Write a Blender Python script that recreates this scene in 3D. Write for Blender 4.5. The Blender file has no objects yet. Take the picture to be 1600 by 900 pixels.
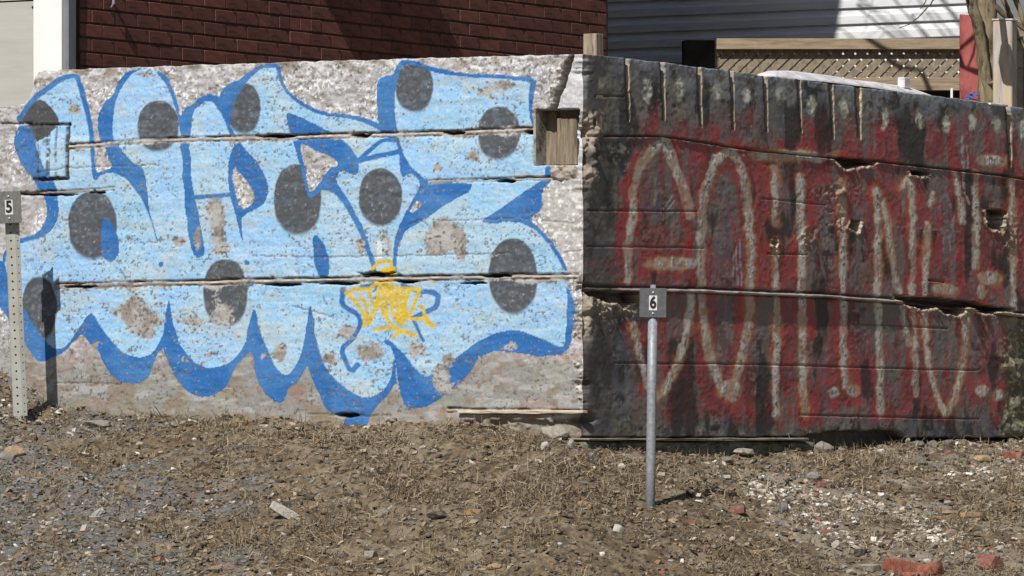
import bpy, bmesh, math, random
import numpy as np
from mathutils import Vector, Matrix
random.seed(7)
RNG = np.random.RandomState(11)
scene = bpy.context.scene
C = scene.collection

# ---------------------------------------------------------------- camera, sky, sun
F = 9500.0; HOR = 690.0; EYE = 1.6          # focal length in photo pixels, horizon row, eye height
cam_d = bpy.data.cameras.new('camera'); cam = bpy.data.objects.new('camera', cam_d); C.objects.link(cam)
cam.location = (0, 0, EYE); cam.rotation_euler = (math.radians(90), 0, 0)
cam_d.sensor_width = 36; cam_d.lens = 36 * F / 1600; cam_d.shift_y = 0.15
cam_d.clip_start = 0.5; cam_d.clip_end = 2000
scene.camera = cam
SUN = Vector((-0.285, -0.68, 0.737)).normalized()
world = bpy.data.worlds.new('World'); scene.world = world; world.use_nodes = True
nt = world.node_tree; bgn = nt.nodes['Background']
sky = nt.nodes.new('ShaderNodeTexSky'); sky.sky_type = 'NISHITA'; sky.sun_disc = False
sky.sun_elevation = math.asin(SUN.z); sky.sun_rotation = math.atan2(SUN.x, SUN.y)
nt.links.new(sky.outputs[0], bgn.inputs[0]); bgn.inputs[1].default_value = 0.05
sd = bpy.data.lights.new('sun', 'SUN'); sun = bpy.data.objects.new('sun', sd); C.objects.link(sun)
sd.energy = 5.0; sd.angle = math.radians(0.5); sd.color = (1.0, 0.96, 0.9)
sun.rotation_euler = (-SUN).to_track_quat('-Z', 'Y').to_euler()
scene.view_settings.view_transform = 'Standard'; scene.view_settings.look = 'None'
scene.view_settings.exposure = -0.08; scene.view_settings.gamma = 1

# ---------------------------------------------------------------- frame of the place
A = np.array([.515, .857]); B = np.array([-.857, .515])     # the two directions of the plot
K = np.array([.318, 27.0])                                   # corner of the retaining wall
def to_px(x, y, z): return 800 + F * x / y, HOR - F * (z - EYE) / y
def at(px, py, Y): return Vector(((px - 800) / F * Y, Y, EYE + (HOR - py) / F * Y))
def on_line(px, P, D):                                       # t where P + t*D projects to column px
    k = (px - 800) / F
    return (k * P[1] - P[0]) / (D[0] - k * D[1])

# ---------------------------------------------------------------- numpy noise
_T = RNG.rand(256, 256)
def vn(x, y, s=0):
    x = x + s * 17.31; y = y + s * 9.17
    xi = np.floor(x).astype(int); yi = np.floor(y).astype(int)
    fx = x - xi; fy = y - yi; fx = fx * fx * (3 - 2 * fx); fy = fy * fy * (3 - 2 * fy)
    a = _T[xi & 255, yi & 255]; b = _T[(xi + 1) & 255, yi & 255]; c = _T[xi & 255, (yi + 1) & 255]; d = _T[(xi + 1) & 255, (yi + 1) & 255]
    return (a * (1 - fx) + b * fx) * (1 - fy) + (c * (1 - fx) + d * fx) * fy
def fbm(x, y, o=4, s=0):
    r = 0; w = 1; t = 0
    for i in range(o):
        r = r + w * vn(x * 2 ** i, y * 2 ** i, s + i * 3); t += w; w *= .5
    return r / t
def ss(a, b, x):
    t = np.clip((x - a) / (b - a), 0, 1); return t * t * (3 - 2 * t)
def mix(c, col, m):
    m = np.clip(m, 0, 1)[:, None]; return c * (1 - m) + np.asarray(col) * m

def chaikin(P, closed=True, n=1):
    for _ in range(n):
        Q = []
        m = len(P)
        for i in range(m if closed else m - 1):
            a = P[i]; b = P[(i + 1) % m]
            Q += [(a[0] * .75 + b[0] * .25, a[1] * .75 + b[1] * .25), (a[0] * .25 + b[0] * .75, a[1] * .25 + b[1] * .75)]
        if not closed: Q = [P[0]] + Q + [P[-1]]
        P = Q
    return P
def inside(x, y, P, n=1):
    P = chaikin(P, True, n)
    P = np.array(P); out = np.zeros(len(x), bool)
    sel = np.where((x > P[:, 0].min()) & (x < P[:, 0].max()) & (y > P[:, 1].min()) & (y < P[:, 1].max()))[0]
    if len(sel) == 0: return out.astype(float)
    X = x[sel]; Y = y[sel]; r = np.zeros(len(sel), bool); j = len(P) - 1
    for i in range(len(P)):
        xi, yi = P[i]; xj, yj = P[j]
        if yi != yj:
            r ^= ((yi > Y) != (yj > Y)) & (X < (xj - xi) * (Y - yi) / (yj - yi) + xi)
        j = i
    out[sel] = r
    return out.astype(float)
def dist(x, y, P, w=None, pad=40, smooth=1):
    """signed distance to a polyline of half width w (scalar or per point), in photo pixels"""
    if w is None: w = 0
    W = w if hasattr(w, '__len__') else [w] * len(P)
    P3 = [(p[0], p[1]) for p in P]
    d = np.full(len(x), 999.0)
    for i in range(len(P3) - 1):
        (x0, y0), (x1, y1) = P3[i], P3[i + 1]
        m = np.where((x > min(x0, x1) - pad) & (x < max(x0, x1) + pad) & (y > min(y0, y1) - pad) & (y < max(y0, y1) + pad))[0]
        if len(m) == 0: continue
        dx, dy = x1 - x0, y1 - y0; L = dx * dx + dy * dy + 1e-9
        t = np.clip(((x[m] - x0) * dx + (y[m] - y0) * dy) / L, 0, 1)
        dd = np.hypot(x[m] - x0 - t * dx, y[m] - y0 - t * dy) - (W[i] * (1 - t) + W[i + 1] * t)
        d[m] = np.minimum(d[m], dd)
    return d
def blob(x, y, cx, cy, rx, ry):
    return np.exp(-(((x - cx) / rx) ** 2 + ((y - cy) / ry) ** 2))

# ---------------------------------------------------------------- helpers for objects
def tag(o, label=None, cat=None, group=None, kind=None):
    if label: o['label'] = label
    if cat: o['category'] = cat
    if group: o['group'] = group
    if kind: o['kind'] = kind
    return o
def empty(name, loc=(0, 0, 0), rot=(0, 0, 0)):
    o = bpy.data.objects.new(name, None); C.objects.link(o); o.location = loc; o.rotation_euler = rot; o.empty_display_size = .1
    return o
def link(name, me, mat=None, parent=None, loc=None, rot=None):
    o = bpy.data.objects.new(name, me); C.objects.link(o)
    if mat is not None and not me.materials: me.materials.append(mat)
    if parent is not None: o.parent = parent
    if loc is not None: o.location = loc
    if rot is not None: o.rotation_euler = rot
    return o
def from_bm(name, bm, mat, parent=None, smooth=False, **k):
    me = bpy.data.meshes.new(name); bmesh.ops.recalc_face_normals(bm, faces=bm.faces); bm.to_mesh(me); bm.free()
    if smooth:
        for p in me.polygons: p.use_smooth = True
    return link(name, me, mat, parent, **k)
def raw_mesh(name, V, Fc, col=None, smooth=True):
    """V (n,3), Fc (m,k) with k constant"""
    V = np.asarray(V, np.float32); Fc = np.asarray(Fc, np.int32); k = Fc.shape[1]; m = len(Fc)
    me = bpy.data.meshes.new(name)
    me.vertices.add(len(V)); me.vertices.foreach_set('co', V.ravel())
    me.loops.add(m * k); me.loops.foreach_set('vertex_index', Fc.ravel())
    me.polygons.add(m); me.polygons.foreach_set('loop_start', np.arange(0, m * k, k, dtype=np.int32))
    me.polygons.foreach_set('loop_total', np.full(m, k, np.int32))
    me.polygons.foreach_set('use_smooth', np.full(m, smooth, bool))
    if col is not None:
        a = me.color_attributes.new('Col', 'FLOAT_COLOR', 'POINT')
        c4 = np.ones((len(V), 4), np.float32); c4[:, :3] = np.clip(col, 0, 1); a.data.foreach_set('color', c4.ravel())
    me.update(); me.validate()
    return me
def box(bm, x0, x1, y0, y1, z0, z1, M=None, bev=0):
    r = bmesh.ops.create_cube(bm, size=1)['verts']
    for v in r: v.co = Vector(((x0 + x1) / 2 + v.co.x * (x1 - x0), (y0 + y1) / 2 + v.co.y * (y1 - y0), (z0 + z1) / 2 + v.co.z * (z1 - z0)))
    if bev:
        es = list({e for v in r for e in v.link_edges})
        rr = bmesh.ops.bevel(bm, geom=es, offset=bev, segments=1, affect='EDGES'); r = list({v for f in rr['faces'] for v in f.verts} | {v for v in r if v.is_valid})
    if M is not None:
        for v in r: v.co = M @ v.co
    return r
def tube(bm, pts, rad, seg=8, cap=True):
    pts = [Vector(p) for p in pts]; rings = []
    for i, p in enumerate(pts):
        t = (pts[min(i + 1, len(pts) - 1)] - pts[max(i - 1, 0)]).normalized()
        u = t.cross(Vector((0.31, 1, 0.17))).normalized(); w = t.cross(u)
        r = rad[i] if hasattr(rad, '__len__') else rad
        rings.append([bm.verts.new(p + (u * math.cos(2 * math.pi * k / seg) + w * math.sin(2 * math.pi * k / seg)) * r) for k in range(seg)])
    for a, b in zip(rings, rings[1:]):
        for k in range(seg): bm.faces.new((a[k], a[(k + 1) % seg], b[(k + 1) % seg], b[k]))
    if cap: bm.faces.new(rings[0][::-1]); bm.faces.new(rings[-1])
def frame(P, D, N=None):
    """matrix: local x along D, local z up, local y = into the wall (away from its outward side)"""
    d = Vector((D[0], D[1], 0)).normalized(); n = Vector((-d.y, d.x, 0))
    return Matrix(((d.x, n.x, 0, P[0]), (d.y, n.y, 0, P[1]), (0, 0, 1, P[2] if len(P) > 2 else 0), (0, 0, 0, 1)))

# ---------------------------------------------------------------- materials
def mat_noise(name, c1, c2, scale=(20, 20, 20), rough=.85, bump=.3, bdist=.002, c3=None, f3=.25, detail=6, metallic=0, lo=.35, hi=.65):
    m = bpy.data.materials.new(name); m.use_nodes = True; n = m.node_tree.nodes; L = m.node_tree.links; p = n['Principled BSDF']
    tc = n.new('ShaderNodeTexCoord'); mp = n.new('ShaderNodeMapping'); mp.inputs['Scale'].default_value = scale
    L.new(tc.outputs['Object'], mp.inputs[0])
    nz = n.new('ShaderNodeTexNoise'); nz.inputs['Scale'].default_value = 1; nz.inputs['Detail'].default_value = detail; nz.inputs['Roughness'].default_value = .65
    L.new(mp.outputs[0], nz.inputs[0])
    r = n.new('ShaderNodeValToRGB'); r.color_ramp.elements[0].position = lo; r.color_ramp.elements[1].position = hi
    r.color_ramp.elements[0].color = (*c1, 1); r.color_ramp.elements[1].color = (*c2, 1)
    L.new(nz.outputs[0], r.inputs[0]); out = r.outputs[0]
    if c3 is not None:
        n2 = n.new('ShaderNodeTexNoise'); n2.inputs['Scale'].default_value = f3; n2.inputs['Detail'].default_value = 8; n2.inputs['Roughness'].default_value = .7
        L.new(mp.outputs[0], n2.inputs[0]); r2 = n.new('ShaderNodeValToRGB'); r2.color_ramp.elements[0].position = .5; r2.color_ramp.elements[1].position = .62
        L.new(n2.outputs[0], r2.inputs[0]); mx = n.new('ShaderNodeMix'); mx.data_type = 'RGBA'
        L.new(r2.outputs[0], mx.inputs[0]); L.new(out, mx.inputs[6]); mx.inputs[7].default_value = (*c3, 1); out = mx.outputs[2]
    L.new(out, p.inputs['Base Color']); p.inputs['Roughness'].default_value = rough; p.inputs['Metallic'].default_value = metallic
    p.inputs['Specular IOR Level'].default_value = .25
    if bump:
        b = n.new('ShaderNodeBump'); b.inputs['Strength'].default_value = bump; b.inputs['Distance'].default_value = bdist
        L.new(nz.outputs[0], b.inputs['Height']); L.new(b.outputs[0], p.inputs['Normal'])
    return m
def mat_attr(name, rough=.8, nscale=120, amt=.25, bump=.4, bdist=.003, spec=.25):
    m = bpy.data.materials.new(name); m.use_nodes = True; n = m.node_tree.nodes; L = m.node_tree.links; p = n['Principled BSDF']
    at_ = n.new('ShaderNodeAttribute'); at_.attribute_name = 'Col'
    tc = n.new('ShaderNodeTexCoord'); nz = n.new('ShaderNodeTexNoise'); nz.inputs['Scale'].default_value = nscale; nz.inputs['Detail'].default_value = 5; nz.inputs['Roughness'].default_value = .7
    L.new(tc.outputs['Object'], nz.inputs[0])
    mr = n.new('ShaderNodeMapRange'); mr.inputs[1].default_value = .3; mr.inputs[2].default_value = .7; mr.inputs[3].default_value = 1 - amt; mr.inputs[4].default_value = 1 + amt
    L.new(nz.outputs[0], mr.inputs[0])
    vm = n.new('ShaderNodeVectorMath'); vm.operation = 'SCALE'; L.new(at_.outputs['Color'], vm.inputs[0]); L.new(mr.outputs[0], vm.inputs['Scale'])
    L.new(vm.outputs[0], p.inputs['Base Color']); p.inputs['Roughness'].default_value = rough; p.inputs['Specular IOR Level'].default_value = spec
    if bump:
        b = n.new('ShaderNodeBump'); b.inputs['Strength'].default_value = bump; b.inputs['Distance'].default_value = bdist
        L.new(nz.outputs[0], b.inputs['Height']); L.new(b.outputs[0], p.inputs['Normal'])
    return m
M_paint = mat_attr('painted_concrete', rough=.62, nscale=90, amt=.16, bump=.5, bdist=.004, spec=.3)
M_char = mat_attr('charred_paint', rough=.6, nscale=60, amt=.15, bump=.15, bdist=.001, spec=.3)
M_soil = mat_attr('soil', rough=.95, nscale=70, amt=.35, bump=.8, bdist=.006, spec=.1)
M_bits = mat_attr('loose_bits', rough=.9, nscale=150, amt=.2, bump=0, spec=.15)
M_conc = mat_noise('old_concrete', (.20, .18, .15), (.42, .39, .34), (25, 25, 25), c3=(.12, .10, .08), f3=.6, bump=.6, bdist=.006)
M_wood = mat_noise('weathered_timber', (.22, .17, .12), (.42, .35, .27), (60, 60, 6), c3=(.15, .11, .08), f3=.8, bump=.4)
M_rail = mat_noise('rail_timber', (.22, .165, .11), (.38, .30, .21), (6, 60, 60), bump=.3)
M_latt = mat_noise('lattice_timber', (.17, .14, .10), (.33, .275, .205), (30, 30, 30), bump=.3)
M_brick = mat_noise('red_brick', (.135, .055, .045), (.225, .088, .068), (14, 14, 25), c3=(.07, .035, .03), f3=.7, bump=.35, bdist=.002)
M_mortar = mat_noise('mortar', (.085, .042, .036), (.14, .075, .06), (30, 30, 30), bump=.5)
M_trim = mat_noise('white_trim', (.80, .80, .78), (.86, .86, .84), (10, 10, 10), rough=.5, bump=0)
M_panel = mat_noise('beige_panel', (.42, .41, .38), (.47, .46, .43), (3, 3, 25), rough=.6, bump=0)
M_pipe = mat_noise('grey_downpipe', (.12, .13, .15), (.2, .21, .23), (10, 10, 3), rough=.45, bump=0)
M_dark = mat_noise('dark_seam_and_shade', (.02, .018, .016), (.04, .035, .03), (10, 10, 10), bump=0)  # near-black for seam and screw, and for shade painted into boards and gaps
M_side = mat_noise('white_siding', (.68, .70, .72), (.8, .81, .82), (3, 3, 20), rough=.55, bump=.05, c3=(.55, .57, .6), f3=.5)
M_red = mat_noise('red_board_paint', (.33, .085, .08), (.44, .13, .12), (12, 12, 5), c3=(.22, .05, .05), f3=.8, bump=.2)
M_bark = mat_noise('bark', (.20, .16, .10), (.33, .275, .18), (25, 25, 8), c3=(.08, .065, .04), f3=.9, bump=.7, bdist=.006)
M_twig = mat_noise('twig_bark', (.06, .045, .03), (.12, .09, .065), (30, 30, 30), bump=.3)
M_post = mat_noise('pale_post', (.36, .31, .27), (.56, .50, .45), (50, 50, 5), c3=(.55, .42, .25), f3=.35, bump=.4)
M_white = mat_noise('white_paint_board', (.55, .53, .56), (.80, .79, .80), (12, 12, 30), c3=(.45, .42, .42), f3=.8, bump=.4)
M_galv = mat_noise('galvanised_steel', (.22, .235, .26), (.38, .40, .43), (70, 70, 60), rough=.55, metallic=.25, bump=.2, c3=(.30, .31, .33), f3=.3)
M_uch = mat_noise('grey_green_steel', (.33, .34, .31), (.46, .46, .42), (30, 30, 15), rough=.6, metallic=.1, bump=.2, c3=(.36, .32, .26), f3=.5)
M_plate = mat_noise('grey_plate', (.085, .09, .095), (.13, .135, .14), (40, 40, 40), rough=.6, bump=.1)
M_plate5 = mat_noise('dusty_grey_plate', (.12, .12, .115), (.19, .185, .175), (60, 60, 30), rough=.6, bump=.1)
M_num = mat_noise('white_print', (.62, .62, .6), (.72, .72, .7), (30, 30, 30), bump=0)
M_black = mat_noise('black_print', (.015, .015, .015), (.03, .03, .03), (30, 30, 30), bump=0)
M_hedge = mat_attr('hedge_leaves', rough=.7, nscale=40, amt=.3, bump=0)
M_foot = mat_noise('mossy_footing', (.09, .10, .07), (.22, .22, .17), (18, 18, 30), c3=(.05, .06, .035), f3=.7, bump=.7, bdist=.008)

# ================================================================= GROUND
_zx = [-3.4, -2.75, -2.45, -2.25, -2.1, -1.9, -1.2, -.5, .2, .33, .6, 1.0, 1.6, 2.6, 3.2]
_zz = [2.12, 2.04, 1.96, 1.84, 1.77, 1.735, 1.70, 1.675, 1.655, 1.60, 1.565, 1.545, 1.575, 1.60, 1.66]
def yw(X): return np.where(X < K[0], 27 + .601 * (K[0] - X), 27 + 1.664 * (X - K[0]))
def ground_base(X, Y):
    Xc = np.clip(X, -3.2, 3.2); y0 = yw(Xc); zw = np.interp(Xc, _zx, _zz)
    s = np.interp(Xc, [.3, 1.2, 2.6], [.24, .19, .125])
    d = np.maximum(y0 - Y, 0)
    # heap of leaves at the left end is local: it flattens out away from the wall
    heap = np.interp(Xc, [-3.2, -2.3, -1.95], [.36, .12, 0]); heap = heap * (1 - np.exp(-d / .45))
    z = zw - s * d - heap
    return np.where(z > .25, z, .25 * np.exp(np.minimum(z - .25, 0) / .25))
def lumps(X, Y):
    n = .050 * (fbm(X * 2.2, Y * 1.6, 3, 2) - .5) + (.050 - .032 * np.exp(-(((X - .78) / .3) ** 2 + ((Y - 26.6) / .6) ** 2))) * (fbm(X * 9, Y * 9, 3, 5) - .5) + .026 * (fbm(X * 30, Y * 30, 3, 8) - .5)
    return n
def ground(X, Y):
    X = np.asarray(X, float); Y = np.asarray(Y, float)
    near = ss(22, 23.5, Y) * (1 - ss(33, 36, Y)) * ss(-5, -3.3, X) * (1 - ss(4, 5, X))
    return ground_base(X, Y) + lumps(X, Y) * near
def ground_hit(px, py):
    Y = np.linspace(23, 31.5, 1700); X = (px - 800) / F * Y; z = EYE + (HOR - py) / F * Y
    g = ground(X, Y); i = np.where(z <= g)[0]
    i = i[0] if len(i) else len(Y) - 1
    return Vector((X[i], Y[i], g[i]))
gx = np.concatenate([-np.geomspace(3.25, 900, 26)[::-1], np.arange(-3.2, 3.6, .0115), np.geomspace(3.65, 900, 26)])
gy = np.concatenate([np.array([-300, -100, -30, 0, 8, 14, 18, 20, 21, 22, 22.6, 23.0]), np.arange(23.4, 31.6, .025), np.array([31.8, 32.2, 33, 34, 36, 40, 50, 80, 150, 400, 1000])])
GX, GY = np.meshgrid(gx, gy); gxx = GX.ravel(); gyy = GY.ravel(); gz = ground(gxx, gyy)
fine = fbm(gxx * 45, gyy * 45, 3, 21); mid = fbm(gxx * 8, gyy * 8, 4, 31); big = fbm(gxx * 1.7, gyy * 1.7, 4, 41)
ppx, ppy = to_px(gxx, np.maximum(gyy, 5), gz)
# gravel zone: grey blue stones in the lower left part of the lot, pale plaster dust on the right
grav = ss(.42, .58, big * .6 + mid * .4 + .25 * ss(-.6, -2.2, gxx) * ss(27.4, 26.6, gyy) - .08 - .5 * ss(-1.2, .2, gxx))
pale = ss(.50, .64, big * .5 + mid * .5 + .16 * ss(.9, 1.7, gxx) - .08) * ss(.5, 1.1, gxx)
gc = np.tile(np.array([.135, .100, .066]), (len(gxx), 1))
gc = mix(gc, (.185, .150, .105), ss(.45, .62, mid)); gc = mix(gc, (.065, .053, .040), ss(.55, .68, fine))
gc = mix(gc, (.20, .165, .115), ss(.60, .72, fbm(gxx * 20, gyy * 20, 3, 71)))
gc = mix(gc, (.125, .128, .13), grav * ss(.30, .55, fbm(gxx * 7, gyy * 6, 3, 91)) * .8); gc = mix(gc, (.26, .235, .20), pale * .55)
n0, n1 = len(gx), len(gy)
gc = gc * np.array([1.16, 1.15, 1.12])
ii = np.arange((n1 - 1) * (n0 - 1)); r_ = ii // (n0 - 1); c_ = ii % (n0 - 1); b0 = r_ * n0 + c_
quads = np.stack([b0, b0 + 1, b0 + n0 + 1, b0 + n0], 1)
tag(link('ground', raw_mesh('ground', np.stack([gxx, gyy, gz], 1), quads, gc), M_soil), kind='structure')
# raised yard behind the retaining wall
bm = bmesh.new()
pl = [K + B * 60 + A * .18, K + B * .1 + A * .15, K + A * 60 + B * .18, np.array([400., 400.]), np.array([-400., 400.])]
bm.faces.new([bm.verts.new((p[0], p[1], 2.95)) for p in pl]); from_bm('yard_ground', bm, mat_noise('yard_soil', (.08, .065, .045), (.15, .12, .08), (9, 9, 9))).__setitem__('kind', 'structure')

# ================================================================= RETAINING WALL FACES
def wall_face(name, D, N, u, zb, ztop, nv, func, parent):
    nu = len(u); T = np.linspace(0, 1, nv)
    U, TT = np.meshgrid(u, T); Zt = np.interp(U, u, ztop); Z = zb + (Zt - zb) * TT
    X = K[0] + D[0] * U; Y = K[1] + D[1] * U
    px, py = to_px(X, Y, Z)
    h, col = func(U.ravel(), Z.ravel(), px.ravel(), py.ravel())
    h = h.reshape(U.shape); Xd = X + N[0] * h; Yd = Y + N[1] * h
    pyK = HOR - F * (Z - EYE) / K[1]
    cz = .003 + .030 * ss(.52, .70, fbm(Z * 9, Z * 0 + 3.3, 5, 201)) + .006 * fbm(Z * 60, Z * 0 + 2, 2, 209) + .022 * ss(165, 190, pyK) * (1 - ss(290, 330, pyK)) * fbm(Z * 40, Z * 0 + 1, 3, 202) + .03 * ss(425, 450, pyK) * (1 - ss(520, 560, pyK)) * fbm(Z * 30, Z * 0 + 1, 3, 203) + .022 * ss(640, 660, pyK)
    fo = cz * np.exp(-(U / (.022 + cz)) ** 2)
    Xd = Xd - (.857 - .515) * fo; Yd = Yd + (.515 + .857) * fo
    rows = [np.stack([Xd, Yd, Z], -1)]
    top = rows[0][-1:].copy(); t2 = top.copy(); kk = np.full(nu, .24); j0 = int(np.searchsorted(u, .12)); t2[0, :, 0] = X[-1] - N[0] * kk; t2[0, :, 1] = Y[-1] - N[1] * kk
    t2[0, :j0, :2] = t2[0, j0, :2]
    t3 = t2.copy(); t3[..., 2] = zb
    V = np.concatenate([rows[0], t2, t3], 0); R = V.shape[0]
    colr = col.reshape(nv, nu, 3); colr = np.concatenate([colr, np.full((2, nu, 3), .3)], 0)
    ii = np.arange((R - 1) * (nu - 1)); r = ii // (nu - 1); c = ii % (nu - 1); b = r * nu + c
    q = np.stack([b, b + 1, b + nu + 1, b + nu], 1)
    if D is B: q = q[:, ::-1]
    return link(name, raw_mesh(name, V.reshape(-1, 3), q, colr.reshape(-1, 3)), M_paint if D is B else M_char, parent)

BLUE = (.028, .150, .42); LIGHT = (.315, .555, .775); DOT = (.080, .082, .090); YEL = (.70, .47, .02)
CONC = np.array([.36, .32, .285])
# ---- outlines of the blue piece, traced on the wall
SIL = [(29,184),(47,157),(67,140),(82,128),(100,119),(107,115),(122,116),(127,135),(136,162),(142,192),(147,225),(149,257),(151,277),(160,271),(178,261),(170,245),(160,225),(153,205),(153,182),(162,160),(178,148),(182,132),(192,115),(207,108),(228,106),(250,110),(262,122),(272,142),(279,160),(281,185),(290,167),(300,165),(310,152),(327,147),(342,150),(345,145),(350,137),(362,129),(375,125),(387,112),(400,105),(415,99),(437,100),(440,115),(447,135),(462,152),(485,167),(507,175),(535,178),(570,184),(590,190),(590,160),(590,125),(600,119),(615,117),(617,107),(625,95),(635,92),(650,94),(662,100),(682,105),(700,110),(725,114),(762,116),(800,119),(839,121),(834,140),(831,175),(836,205),(848,245),(863,259),(862,275),(861,284),(848,297),(848,327),(827,342),(850,362),(867,382),(880,403),(887,425),(893,455),(900,475),(899,500),(893,532),(885,552),(855,557),(825,555),(800,549),(775,545),(750,555),(725,592),(700,612),(682,627),(662,638),(632,635),(625,615),(620,592),(617,600),(607,617),(590,632),(577,650),(575,670),(550,672),(535,668),(540,649),(517,645),(507,632),(497,612),(487,590),(481,567),(475,582),(467,597),(452,605),(445,625),(435,630),(420,622),(410,607),(400,588),(394,545),(380,562),(365,580),(357,600),(342,613),(320,620),(300,616),(282,600),(272,585),(262,562),(255,542),(245,557),(240,575),(230,592),(212,599),(187,596),(170,582),(160,562),(155,550),(140,537),(130,520),(117,532),(100,550),(85,556),(67,567),(55,560),(42,540),(18,505),(-20,455),(-20,405),(4,408),(5,397),(15,381),(37,372),(62,362),(72,350),(75,330),(70,310),(57,290),(45,270),(30,247),(22,225),(22,212),(32,192)]
BLUES = [
 # outline and shade shapes of the letters
 [(178,261),(170,245),(160,225),(153,205),(153,182),(162,160),(178,148),(182,132),(192,115),(207,108),(225,106),(207,113),(195,128),(184,150),(177,178),(175,200),(178,222),(185,225),(197,242),(212,256),(227,262),(230,287),(234,325),(238,342),(244,360),(250,378),(247,376),(240,352),(230,325),(220,307),(205,287),(190,275),(175,269),(160,273),(151,281),(149,270),(160,268)],
 [(250,109),(262,121),(272,142),(279,160),(281,185),(290,167),(300,165),(310,152),(327,147),(342,151),(350,167),(362,202),(378,224),(400,251),(415,272),(421,300),(415,317),(400,329),(380,338),(377,346),(382,376),(378,372),(372,345),(362,307),(357,280),(357,257),(363,235),(368,228),(360,212),(354,195),(346,178),(337,163),(325,157),(307,166),(299,185),(297,225),(300,275),(304,300),(310,325),(316,362),(322,395),(312,405),(301,396),(295,360),(291,325),(287,275),(284,225),(281,195),(276,172),(268,150),(258,128),(246,114)],
 [(341,153),(345,145),(350,137),(362,129),(376,125),(387,112),(400,105),(415,99),(437,100),(440,115),(447,135),(462,152),(485,167),(507,175),(535,178),(570,184),(590,190),(607,205),(626,226),(612,219),(600,209),(590,201),(570,192),(535,184),(507,181),(483,173),(458,157),(443,138),(434,115),(431,105),(415,105),(402,112),(388,125),(372,145),(360,175),(360,200),(352,180)],
 [(447,180),(452,176),(458,178),(475,185),(500,197),(522,209),(545,225),(552,232),(560,247),(562,255),(560,275),(550,272),(535,266),(525,282),(536,297),(545,312),(557,332),(567,352),(575,372),(584,397),(590,425),(583,425),(576,397),(567,375),(558,352),(547,333),(535,316),(525,303),(513,296),(500,299),(485,314),(477,285),(469,255),(460,225),(454,210)],
 [(590,190),(590,160),(590,128),(600,119),(615,117),(617,107),(625,95),(635,92),(650,94),(662,100),(682,106),(725,114),(762,116),(800,119),(840,120),(834,145),(831,175),(836,200),(833,202),(827,178),(826,140),(830,127),(800,125),(762,122),(725,120),(700,117),(680,113),(660,106),(645,101),(632,100),(624,112),(620,130),(618,150),(617,178),(622,207),(628,232),(638,252),(650,267),(672,283),(739,286),(737,297),(712,311),(687,328),(662,346),(637,358),(627,375),(622,395),(622,434),(616,434),(616,387),(622,357),(637,330),(650,305),(661,286),(642,270),(632,278),(628,270),(625,240),(618,215),(605,207)],
 [(854,259),(863,259),(863,275),(861,284),(848,297),(848,327),(827,342),(850,362),(867,382),(880,403),(888,425),(882,424),(872,402),(856,378),(838,360),(820,350),(800,346),(760,350),(755,345),(775,332),(800,315),(825,297),(853,278)],
 [(885,448),(893,455),(900,475),(899,500),(893,532),(885,552),(855,557),(825,555),(800,550),(772,548),(750,557),(727,592),(700,612),(682,627),(662,639),(632,636),(625,615),(619,580),(615,545),(598,535),(605,528),(625,547),(640,565),(663,590),(685,582),(700,567),(727,549),(745,535),(770,522),(800,516),(825,519),(845,529),(872,543),(882,540),(887,500),(888,465)],
 [(-20,405),(4,408),(9,415),(14,430),(20,455),(42,490),(62,520),(80,542),(92,547),(105,540),(120,520),(139,491),(147,491),(155,507),(170,527),(187,547),(207,557),(225,560),(240,552),(252,532),(259,500),(262,470),(266,472),(271,505),(280,537),(295,557),(312,572),(337,575),(362,567),(377,550),(387,525),(394,485),(398,484),(400,487),(407,517),(420,550),(432,575),(445,587),(455,585),(465,567),(475,537),(480,505),(484,478),(488,482),(492,512),(500,550),(512,580),(525,592),(540,607),(555,617),(575,622),(595,615),(607,600),(612,580),(616,555),(620,592),(617,600),(607,617),(590,632),(577,650),(575,671),(550,673),(535,669),(540,650),(517,645),(507,632),(497,612),(487,590),(481,567),(475,582),(467,597),(452,605),(445,625),(435,631),(420,622),(410,607),(400,588),(394,545),(380,562),(365,580),(357,600),(342,614),(320,622),(300,617),(282,600),(272,585),(262,562),(255,542),(245,557),(240,575),(230,593),(212,600),(187,597),(170,582),(160,562),(155,550),(140,537),(130,520),(117,532),(100,551),(85,557),(67,567),(55,560),(42,540),(18,505),(-20,455)],
 [(632,567),(640,600),(655,610),(670,597),(690,578),(692,592),(680,615),(655,628),(634,622),(626,590)],
 [(32,192),(47,196),(55,215),(60,235),(66,250),(75,268),(86,283),(92,300),(94,325),(91,347),(76,367),(42,378),(17,386),(10,398),(9,412),(4,410),(5,397),(15,381),(37,372),(62,362),(72,350),(75,330),(70,310),(57,290),(45,270),(30,247),(22,225),(22,212)],
 [(491,367),(500,368),(510,385),(516,410),(514,434),(500,434),(492,412),(490,387)],
 [(160,340),(170,341),(180,355),(186,375),(186,400),(177,412),(167,407),(160,397)],
]
STROKES = [  # centre line, half width
 ([(31,186),(47,160),(67,143),(84,131),(100,121),(112,118),(121,119),(126,135),(134,162),(140,192),(146,225),(149,257),(151,277)], 4.2),
 ([(29,184),(33,195)], 4), ([(306,308),(362,304)], 3.6),
 ([(562,250),(587,228),(600,219),(620,219)], 3.3), ([(562,252),(595,243),(627,236)], 4),
 ([(535,454),(534,476),(546,484),(558,490),(565,504),(557,522),(545,534),(534,546),(540,562),(550,582),(560,570)], 3.8),
 ([(655,455),(685,457),(686,479),(665,488),(646,497)], 4), ([(646,497),(655,517),(663,532)], 2.5), ([(565,450),(590,445)], 4),
 ([(625,430),(632,448),(657,454)], 4)]
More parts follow.
